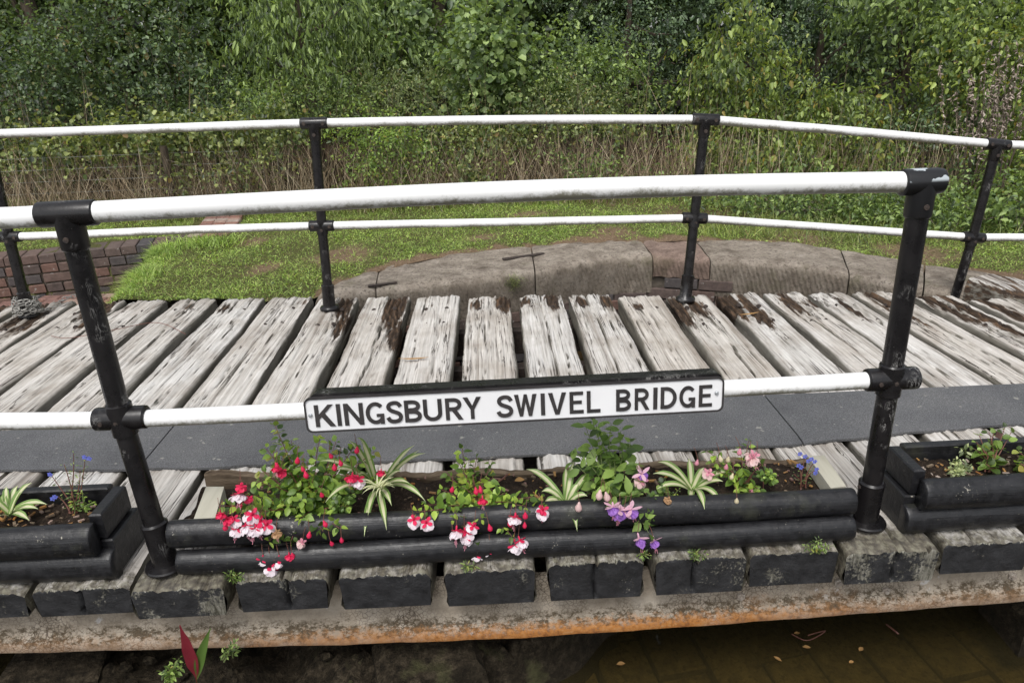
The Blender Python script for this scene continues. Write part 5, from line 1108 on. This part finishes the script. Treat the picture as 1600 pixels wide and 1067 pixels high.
for (px, py, k) in ((402, 822, 'rw'), (374, 824, 'rw'), (388, 778, 'rr'), (417, 822, 'rw2'), (430, 884, 'rw'), (374, 770, 'rw'), (364, 812, 'rw'), (384, 818, 'rw'), (352, 808, 'rr'), (408, 815, 'rw2'), (395, 806, 'rw'), (412, 872, 'rw'), (424, 878, 'rw'), (437, 872, 'rw'), (452, 866, 'rr'), (378, 758, 'rr'), (345, 800, 'rr'), (398, 820, 'rw'), (552, 742, 'rr'), (560, 748, 'rw'), (596, 736, 'rr'), (434, 727, 'rr'), (440, 735, 'rr')): bloom(f1, px, py, -.09 if py > 790 else (-.05 if px < 420 else .03), k, 1.05)
for (px, py) in ((345, 806), (354, 824), (457, 868), (466, 720), (431, 727), (472, 733), (477, 741), (506, 818), (517, 850), (534, 844), (502, 774), (515, 713), (559, 703), (531, 723), (523, 730), (485, 835), (380, 790), (365, 795)): bloom(f1, px, py, -.095 if py > 795 else .0, 'r', .8)
bloom(f1, 474, 846, -.095, 'pk', .7); bloom(f1, 432, 830, -.09, 'tan', .8)
f2 = leafy('fuchsia', 'smaller fuchsia with red and white flowers at the centre of the middle planter', 'plant', at(745, 795, 2, .09), [(722, 700, .12), (745, 715, .10), (700, 740, .08), (715, 720, .10), (690, 765, .04), (660, 790, -.04), (650, 800, -.07), (845, 775, -.03), (800, 785, -.04), (820, 790, -.05), (710, 812, -.07), (725, 825, -.08), (745, 855, -.085), (800, 838, -.085), (785, 825, -.07), (760, 770, .02), (740, 740, .08), (770, 745, .08), (765, 725, .10), (720, 760, .04), (735, 785, -.02), (770, 790, -.03), (790, 770, .0), (700, 790, -.04), (850, 795, -.06), (710, 800, -.06), (752, 810, -.07)], 'fuch', .032, .68, .017, group='trailing fuchsias in the middle planter')
for (px, py, k) in ((647, 812, 'rw'), (665, 818, 'rw'), (726, 830, 'rw'), (714, 826, 'rw'), (742, 822, 'rw'), (732, 838, 'rw2'), (748, 863, 'rw'), (766, 858, 'rw'), (803, 848, 'rw'), (810, 843, 'rw2'), (848, 796, 'rw'), (806, 806, 'rw'), (754, 778, 'rr')): bloom(f2, px, py, -.09, k, 1.05)
for (px, py) in ((708, 765), (743, 766), (750, 764), (708, 838), (764, 824), (820, 820), (796, 816), (821, 806), (845, 800)): bloom(f2, px, py, -.095 if py > 790 else -.01, 'r', .8)
f3 = leafy('broad_leaved_fuchsia', 'tall broad-leaved fuchsia with violet flowers right of centre', 'plant', at(955, 790, 2, .09), [(930, 655, .10), (915, 665, .10), (955, 662, .09), (970, 672, .09), (900, 705, .06), (895, 720, .04), (985, 690, .07), (1000, 735, .02), (945, 690, .08), (960, 720, .03), (925, 730, .02), (975, 740, .0), (950, 760, -.02), (985, 775, -.03), (930, 765, -.01), (1005, 770, -.04), (1010, 810, -.07), (1015, 835, -.085), (1005, 800, -.06), (965, 775, -.05), (940, 740, .02), (920, 700, .06), (975, 705, .05)], 'fuch2', .058, .52, .030, 'gstem')
for (px, py, k) in ((957, 790, 'pp'), (968, 795, 'pp'), (983, 795, 'pp'), (975, 800, 'pp'), (996, 838, 'pp'), (1020, 842, 'pp'), (1000, 742, 'pp'), (1006, 752, 'pk')): bloom(f3, px, py, -.09 if py > 770 else .0, k, 1.05)
for (px, py) in ((938, 772), (946, 776), (905, 792)): bloom(f3, px, py, -.07, 'w', 1.15)
bloom(f3, 1045, 780, -.06, 'tan', .7)
f4 = leafy('dwarf_fuchsia', 'small straggly fuchsia with pale pink flowers near the right end of the middle planter', 'plant', at(1165, 765, 2, .09), [(1170, 688, .12), (1155, 700, .10), (1105, 705, .06), (1112, 720, .05), (1190, 725, .06), (1150, 740, .05), (1155, 765, .0), (1185, 765, -.01), (1135, 730, .05), (1180, 735, .04), (1120, 735, .03), (1165, 775, -.03)], 'fuch', .028, .66, .020)
for (px, py, k) in ((1170, 715, 'pk'), (1182, 712, 'pk'), (1109, 740, 'pk')): bloom(f4, px, py, .02, k, .9)
for (px, py, k) in ((1090, 722, 'p'), (1156, 706, 'p'), (1138, 718, 'c'), (1124, 716, 'c'), (1145, 744, 'c'), (1151, 783, 'c'), (1173, 766, 'p'), (1192, 768, 'c'), (1135, 730, 'p')): bloom(f4, px, py, -.06 if py > 775 else .02, k, .75)
def spider(label, c_px, zc, tips, wd=.013):
    c = at(*c_px, 2, zc); t = thing('spider_plant', label, 'plant', c, 'variegated spider plants')
    for (px, py, Y, lift) in tips:
        e = at(px, py, 1, Y); m_ = (c*.45+e*.55)+np.array([0, 0, lift]); P = bez(c+np.array([rnd.uniform(-.004, .004), rnd.uniform(-.004, .004), 0]), m_, e, 16); V = []; ac = []
        for i, p in enumerate(P):
            tg = nrm(P[min(i+1, 15)]-P[max(i-1, 0)]); sd_ = nrm(np.cross(tg, np.array([0, -.4, 1.]))); up_ = np.cross(sd_, tg); q = i/15; w = wd*(.55+.9*math.sin(math.pi*min(1, q*.8+.1)))*(1 if q < .75 else max(.04, (1-q)/.25))*.72
            for k in (-1, -.5, 0, .5, 1): V.append(p+sd_*w*k/1.4+up_*abs(k)*w*.30); ac.append(abs(k))
        F = [(i*5+k, i*5+k+1, (i+1)*5+k+1, (i+1)*5+k) for i in range(15) for k in range(4)]
        o = part('leaf', V, F, M['vari'], t, smooth=True); A_ = o.data.attributes.new('across', 'FLOAT', 'POINT'); A_.data.foreach_set('value', np.array(ac, dtype=np.float32))
    return t
spider('largest spider plant, between the two red fuchsias', (592, 768), .11, [(545, 688, .08, .05), (558, 685, .05, .09), (665, 708, .06, .05), (648, 695, .08, .03), (655, 703, .08, .02), (500, 720, .04, .06), (520, 735, .03, .06), (508, 785, -.05, .08), (665, 783, -.02, .08), (569, 838, -.085, .07), (604, 828, -.085, .07), (575, 805, -.06, .05), (612, 790, -.05, .05), (640, 755, .0, .04), (560, 740, .04, .04), (628, 735, .05, .03)], .013)
for k in range(14):
    pass
spider('spider plant between the centre fuchsia and the violet one', (885, 790), .10, [(822, 733, .06, .05), (884, 730, .08, .02), (896, 722, .08, .02), (922, 738, .07, .03), (846, 768, .02, .04), (850, 785, -.01, .03), (902, 830, -.085, .07), (918, 775, -.01, .03), (860, 798, -.03, .02), (905, 755, .03, .02)], .013)
spider('spider plant right of the violet fuchsia', (1082, 768), .10, [(1028, 722, .06, .05), (1076, 716, .09, .02), (1095, 735, .06, .01), (1140, 738, .04, .04), (1020, 740, .04, .04), (1026, 764, .0, .04), (1101, 796, -.085, .05), (1126, 785, -.05, .05), (1100, 730, .06, .02), (1130, 752, .0, .03), (1078, 780, -.03, .02)], .013)
spider('spider plant at the left end of the left planter', (15, 805), .155, [(50, 754, .05, .03), (74, 788, .0, .04), (46, 813, -.05, .03), (35, 765, .04, .02), (4, 772, .04, .02), (-10, 815, -.05, .02), (28, 758, .06, .02), (60, 795, -.02, .03), (-20, 780, .0, .03), (10, 760, .05, .02)], .012)
# plantlets in the centre of the largest spider plant
c = at(592, 762, 1, .0); t = thing('spider_plantlet', 'pale tuft of narrow leaves sprouting from the largest spider plant', 'plant', c)
for k in range(22):
    a_ = rnd.uniform(0, 6.28); e = c+np.array([math.cos(a_)*.045, math.sin(a_)*.03-.01, rnd.uniform(-.02, .045)]); m_ = (c+e)/2+[0, 0, .018]; P = bez(c+np.array([rnd.uniform(-.012, .012), 0, 0]), m_, e, 8); V = []; ac = []
    for i, p in enumerate(P):
        tg = nrm(P[min(i+1, 7)]-P[max(i-1, 0)]); sd_ = nrm(np.cross(tg, np.array([0, -.4, 1.]))); w = .0042*(1-i/7.3)
        for q in (-1, 0, 1): V.append(p+sd_*w*q); ac.append(abs(q)*.6)
    o = part('leaf', V, [(i*3+q, i*3+q+1, i*3+q+4, i*3+q+3) for i in range(7) for q in range(2)], M['vari'], t); A_ = o.data.attributes.new('across', 'FLOAT', 'POINT'); A_.data.foreach_set('value', np.array(ac, dtype=np.float32))
# lobelia
def lobelia(label, o_px, zc, fl, tips, Y):
    t = leafy('lobelia', label, 'plant', at(*o_px, 2, zc), [(a_, b_, Y) for a_, b_ in tips], 'nettle', .011, .4, .016, 'twig', 'long', group='blue lobelias')
    for (px, py) in fl:
        p = at(px, py, 1, Y-.01); mb = MB()
        for k in range(5): petal(mb, k*1.256, .001, 0, .008, .001*(k % 2), .0032, 0)
        V = np.array(mb.V); R_ = np.array([[1, 0, 0], [0, 0, -1], [0, 1, 0]]); part('flower', V@R_.T+p, mb.F, PC['blue'], t)
lobelia('blue lobelia sprig at the right end of the middle planter', (1252, 760), .09, [(1258, 713), (1250, 709), (1263, 720), (1248, 727), (1252, 730), (1273, 721), (1268, 717), (1276, 733), (1274, 739)], [(1258, 715), (1248, 728), (1272, 722), (1275, 735), (1240, 740)], .06)
lobelia('thin blue lobelia at the right end of the left planter', (118, 800), .15, [(132, 714), (139, 716), (78, 741), (86, 776), (82, 779)], [(133, 716), (80, 742), (87, 775), (115, 708), (100, 725), (125, 735)], .03)
leafy('herb_seedling', 'small green seedling beside the stone in the left planter', 'plant', at(125, 800, 2, .15), [(110, 775, .02), (130, 770, .02), (145, 785, .0), (115, 790, .0), (135, 790, -.01)], 'fuch', .014, .5, .01, 'gstem', 'long')
leafy('clover', 'clover leaves under the largest spider plant', 'plant', at(535, 800, 2, .09), [(525, 775, .0), (545, 780, .0), (540, 795, -.02), (520, 790, -.02), (555, 770, .02)], 'fuch2', .014, .95, .012, 'gstem', 'round')
leafy('trailing_clover', 'trailing clover at the foot of the violet fuchsia', 'plant', at(1030, 780, 2, .09), [(1035, 762, .0), (1045, 770, .0), (1020, 780, -.04), (1012, 800, -.07), (1015, 815, -.08), (1040, 750, .03)], 'fuch2', .018, .95, .014, 'gstem', 'round')
leafy('tuft_of_clover', 'green clover tuft right of the pink fuchsia', 'plant', at(1200, 755, 2, .09), [(1195, 735, .03), (1205, 740, .03), (1210, 750, .0), (1190, 745, .01)], 'fuch', .015, .9, .01, 'gstem', 'round')
leafy('chickweed', 'fine pale chickweed mat under the right spider plant', 'plant', at(1050, 785, 2, .09), [(1040, 770, .0), (1060, 765, .02), (1075, 785, -.02), (1050, 790, -.02), (1030, 785, -.02), (1090, 780, -.01), (1060, 780, .0)], 'fuch', .008, .7, .007, 'gstem', 'round')
# right planter plants
t = leafy('oxalis', 'purple-blotched four-leaved oxalis in the right planter', 'plant', at(1545, 735, 2, .15), [(1530, 680, .06), (1545, 675, .06), (1555, 672, .06), (1570, 668, .06), (1525, 690, .05), (1535, 700, .03), (1545, 712, .01), (1520, 700, .04), (1560, 700, .04), (1555, 690, .05), (1580, 675, .05), (1540, 725, .0)], 'bright', .026, .9, .03, 'twig', 'round')
V = []; 
for (px, py) in ((1545, 700), (1560, 680), (1535, 708)):
    p = at(px, py, 1, .035); mb = MB()
    for k in range(4): petal(mb, k*1.57+.3, .0, 0, .012, .002, .006, 0)
    part('blotched_leaf', np.array(mb.V)@np.array([[1, 0, 0], [0, .5, -.8], [0, .8, .5]]).T+p, mb.F, flat('purple_brown_blotch', (.075, .035, .025)), t)
leafy('sedum', 'grey-green crinkled sedum clump in the right planter', 'plant', at(1498, 740, 2, .15), [(1485, 722, .03), (1495, 718, .03), (1505, 722, .03), (1515, 728, .02), (1490, 735, .0), (1505, 738, .0), (1480, 735, .0), (1512, 740, -.01), (1498, 728, .02), (1500, 742, -.02), (1485, 742, -.02)], 'grey', .011, .8, .006, 'gstem', 'round')
leafy('seedling', 'single grey-green seedling behind the sedum', 'plant', at(1510, 715, 2, .15), [(1500, 700, .06), (1522, 708, .05), (1508, 705, .05)], 'grey', .022, .5, .02, 'gstem', 'long')
leafy('oxalis_sprig', 'oxalis leaves at the right edge of the photo', 'plant', at(1605, 740, 2, .15), [(1592, 706, .03), (1600, 700, .03), (1605, 715, .02), (1590, 735, .0)], 'bright', .026, .9, .03, 'twig', 'round')
# weeds in the timber joints and on the girder ledge
for (o_, tp, lb) in (((368, 908), [(352, 895), (362, 893), (375, 897), (380, 900)], 'star-leaved weed between the log and the second timber end'), ((735, 888), [(725, 882), (740, 884), (730, 890)], 'tiny weed above the fourth timber end'), ((1088, 872), [(1078, 864), (1090, 862), (1096, 870), (1084, 874)], 'feathery weed right of the violet fuchsia flowers'), ((1275, 862), [(1258, 856), (1270, 850), (1281, 843), (1290, 855), (1303, 852)], 'bright green weed under the right end of the lower log'), ((1000, 872), [(1008, 870), (1016, 868)], 'tiny weed below the violet flowers')):
    leafy('joint_weed', lb, 'weed', at(*o_, 1, -.10), [(a_, b_, -.125) for a_, b_ in tp], 'bright', .014, .32, .008, 'gstem', 'long', group='weeds rooted along the timber ends')
leafy('ledge_weed', 'light green lobed weed on the ledge left of the red leaf', 'weed', at(270, 1066, 1, -.2), [(255, 1050, -.22), (262, 1042, -.22), (280, 1028, -.22), (285, 1040, -.22), (268, 1050, -.22), (258, 1060, -.22)], 'bright', .020, .45, .012, 'gstem', 'long')
leafy('seedling_weed', 'small weed growing beside the red dock leaf', 'weed', at(352, 1030, 1, -.12), [(352, 1022, -.13), (362, 1008, -.13), (368, 1003, -.13), (373, 1012, -.13), (350, 1015, -.13)], 'nettle', .014, .5, .01, 'gstem')
# dock with a crimson and a green leaf
t = thing('dock_plant', 'young dock with one crimson and one green leaf standing before the girder', 'plant', at(309, 1066, 1, -.22))
for (tip, wd, mt, nm, bow) in (((281, 976), .017, PC['maroon'], 'crimson_leaf', .018), ((329, 981), .013, PC['midg'], 'green_leaf', -.012)):
    a_ = at(308, 1068, 1, -.22); e = at(*tip, 1, -.25); m_ = (a_+e)/2+np.array([bow, -.01, 0]); P = bez(a_, m_, e, 18); V = []
    for i, p in enumerate(P):
        q = i/17; tg = nrm(P[min(i+1, 17)]-P[max(i-1, 0)]); sd_ = nrm(np.cross(tg, np.array([0, -1., .2]))); up_ = np.cross(sd_, tg); w = wd*(max(0.08, math.sin(math.pi*max(0, (q-.12)/.88)**.85)) if q > .1 else .08)
        for k in (-1, -.5, 0, .5, 1): V.append(p+sd_*w*k+up_*abs(k)*w*.35+up_*.0012*math.sin(i*1.3)*abs(k))
    F = [(i*5+k, i*5+k+1, (i+1)*5+k+1, (i+1)*5+k) for i in range(17) for k in range(4)]; part(nm, V, F, mt, t, smooth=True)
# ---------------------------------------------------------------- litter
def dead_leaf(px, py, z, L, W_, ang, label, mat=None):
    p = at(px, py, 2, z); V = []; c_, s_ = math.cos(ang), math.sin(ang)
    for i in range(9):
        q = i/8; w = W_*math.sin(math.pi*min(1, q*.95+.03)); x = (q-.5)*L; b_ = .25*L*(q-.5)**2+.002
        for k in (-1, 0, 1): V.append((p[0]+x*c_-k*w*s_, p[1]+x*s_+k*w*c_, p[2]+b_+abs(k)*w*.5))
    o = part('fallen_leaf', V, [(i*3+k, i*3+k+1, i*3+k+4, i*3+k+3) for i in range(8) for k in range(2)], mat or M['deadleaf'], None, smooth=True); return tag(o, label, 'leaf', 'fallen leaves')
dead_leaf(647, 562, .006, .14, .008, .0, 'long orange fallen leaf on the plank above the sign')
dead_leaf(1047, 782, .13, .04, .012, .5, 'curled withered leaf beside the right spider plant')
dead_leaf(1170, 492, .0, .12, .008, .2, 'pale splinter lying in the decayed hollow right of the middle post')
dead_leaf(812, 752, .10, .03, .012, .1, 'round tan leaf on the soil right of the centre fuchsia')
for (px, py, lb) in ((1345, 1015, 'pale floating leaf by the twigs at lower right'), (1260, 1012, 'brown leaf floating left of the pale one'), (1330, 1035, 'small orange leaf floating near the bottom right'), (1245, 990, 'leaf scrap floating among twigs under the girder'), (1215, 1030, 'small yellowish leaf afloat near the submerged blocks'), (970, 1038, 'yellow-green leaf afloat below the rust patch')): dead_leaf(px, py, -.612, rnd.uniform(.018, .032), rnd.uniform(.005, .009), rnd.uniform(0, 3), lb)
mb = MB()
p0 = at(430-300, 527, 2, .004)
def twig(pts, label, r=.0018):
    mb = MB(); P = [at(a_, b_, 2, z) for a_, b_, z in pts]; mb.tube(curve_pts(P, 20) if len(P) > 2 else P, r, 5); o = mb.build('twig', M['twig'], None); tag(o, label, 'twig', 'fallen twigs')
twig([(80, 525, .012), (110, 528, .01), (180, 515, .03), (245, 504, .02), (290, 522, .012)], 'long thin reddish bramble runner across the left planks')
twig([(1237, 990, -.605), (1262, 1000, -.60), (1290, 985, -.60), (1262, 992, -.605)], 'floating twigs under the right part of the girder')
twig([(1385, 975, -.605), (1398, 985, -.60), (1404, 990, -.605)], 'pale feathery twig afloat at right', .003)
twig([(770, 758, .1), (785, 748, .11), (793, 740, .12)], 'short twig standing in the soil behind the centre fuchsia', .003)
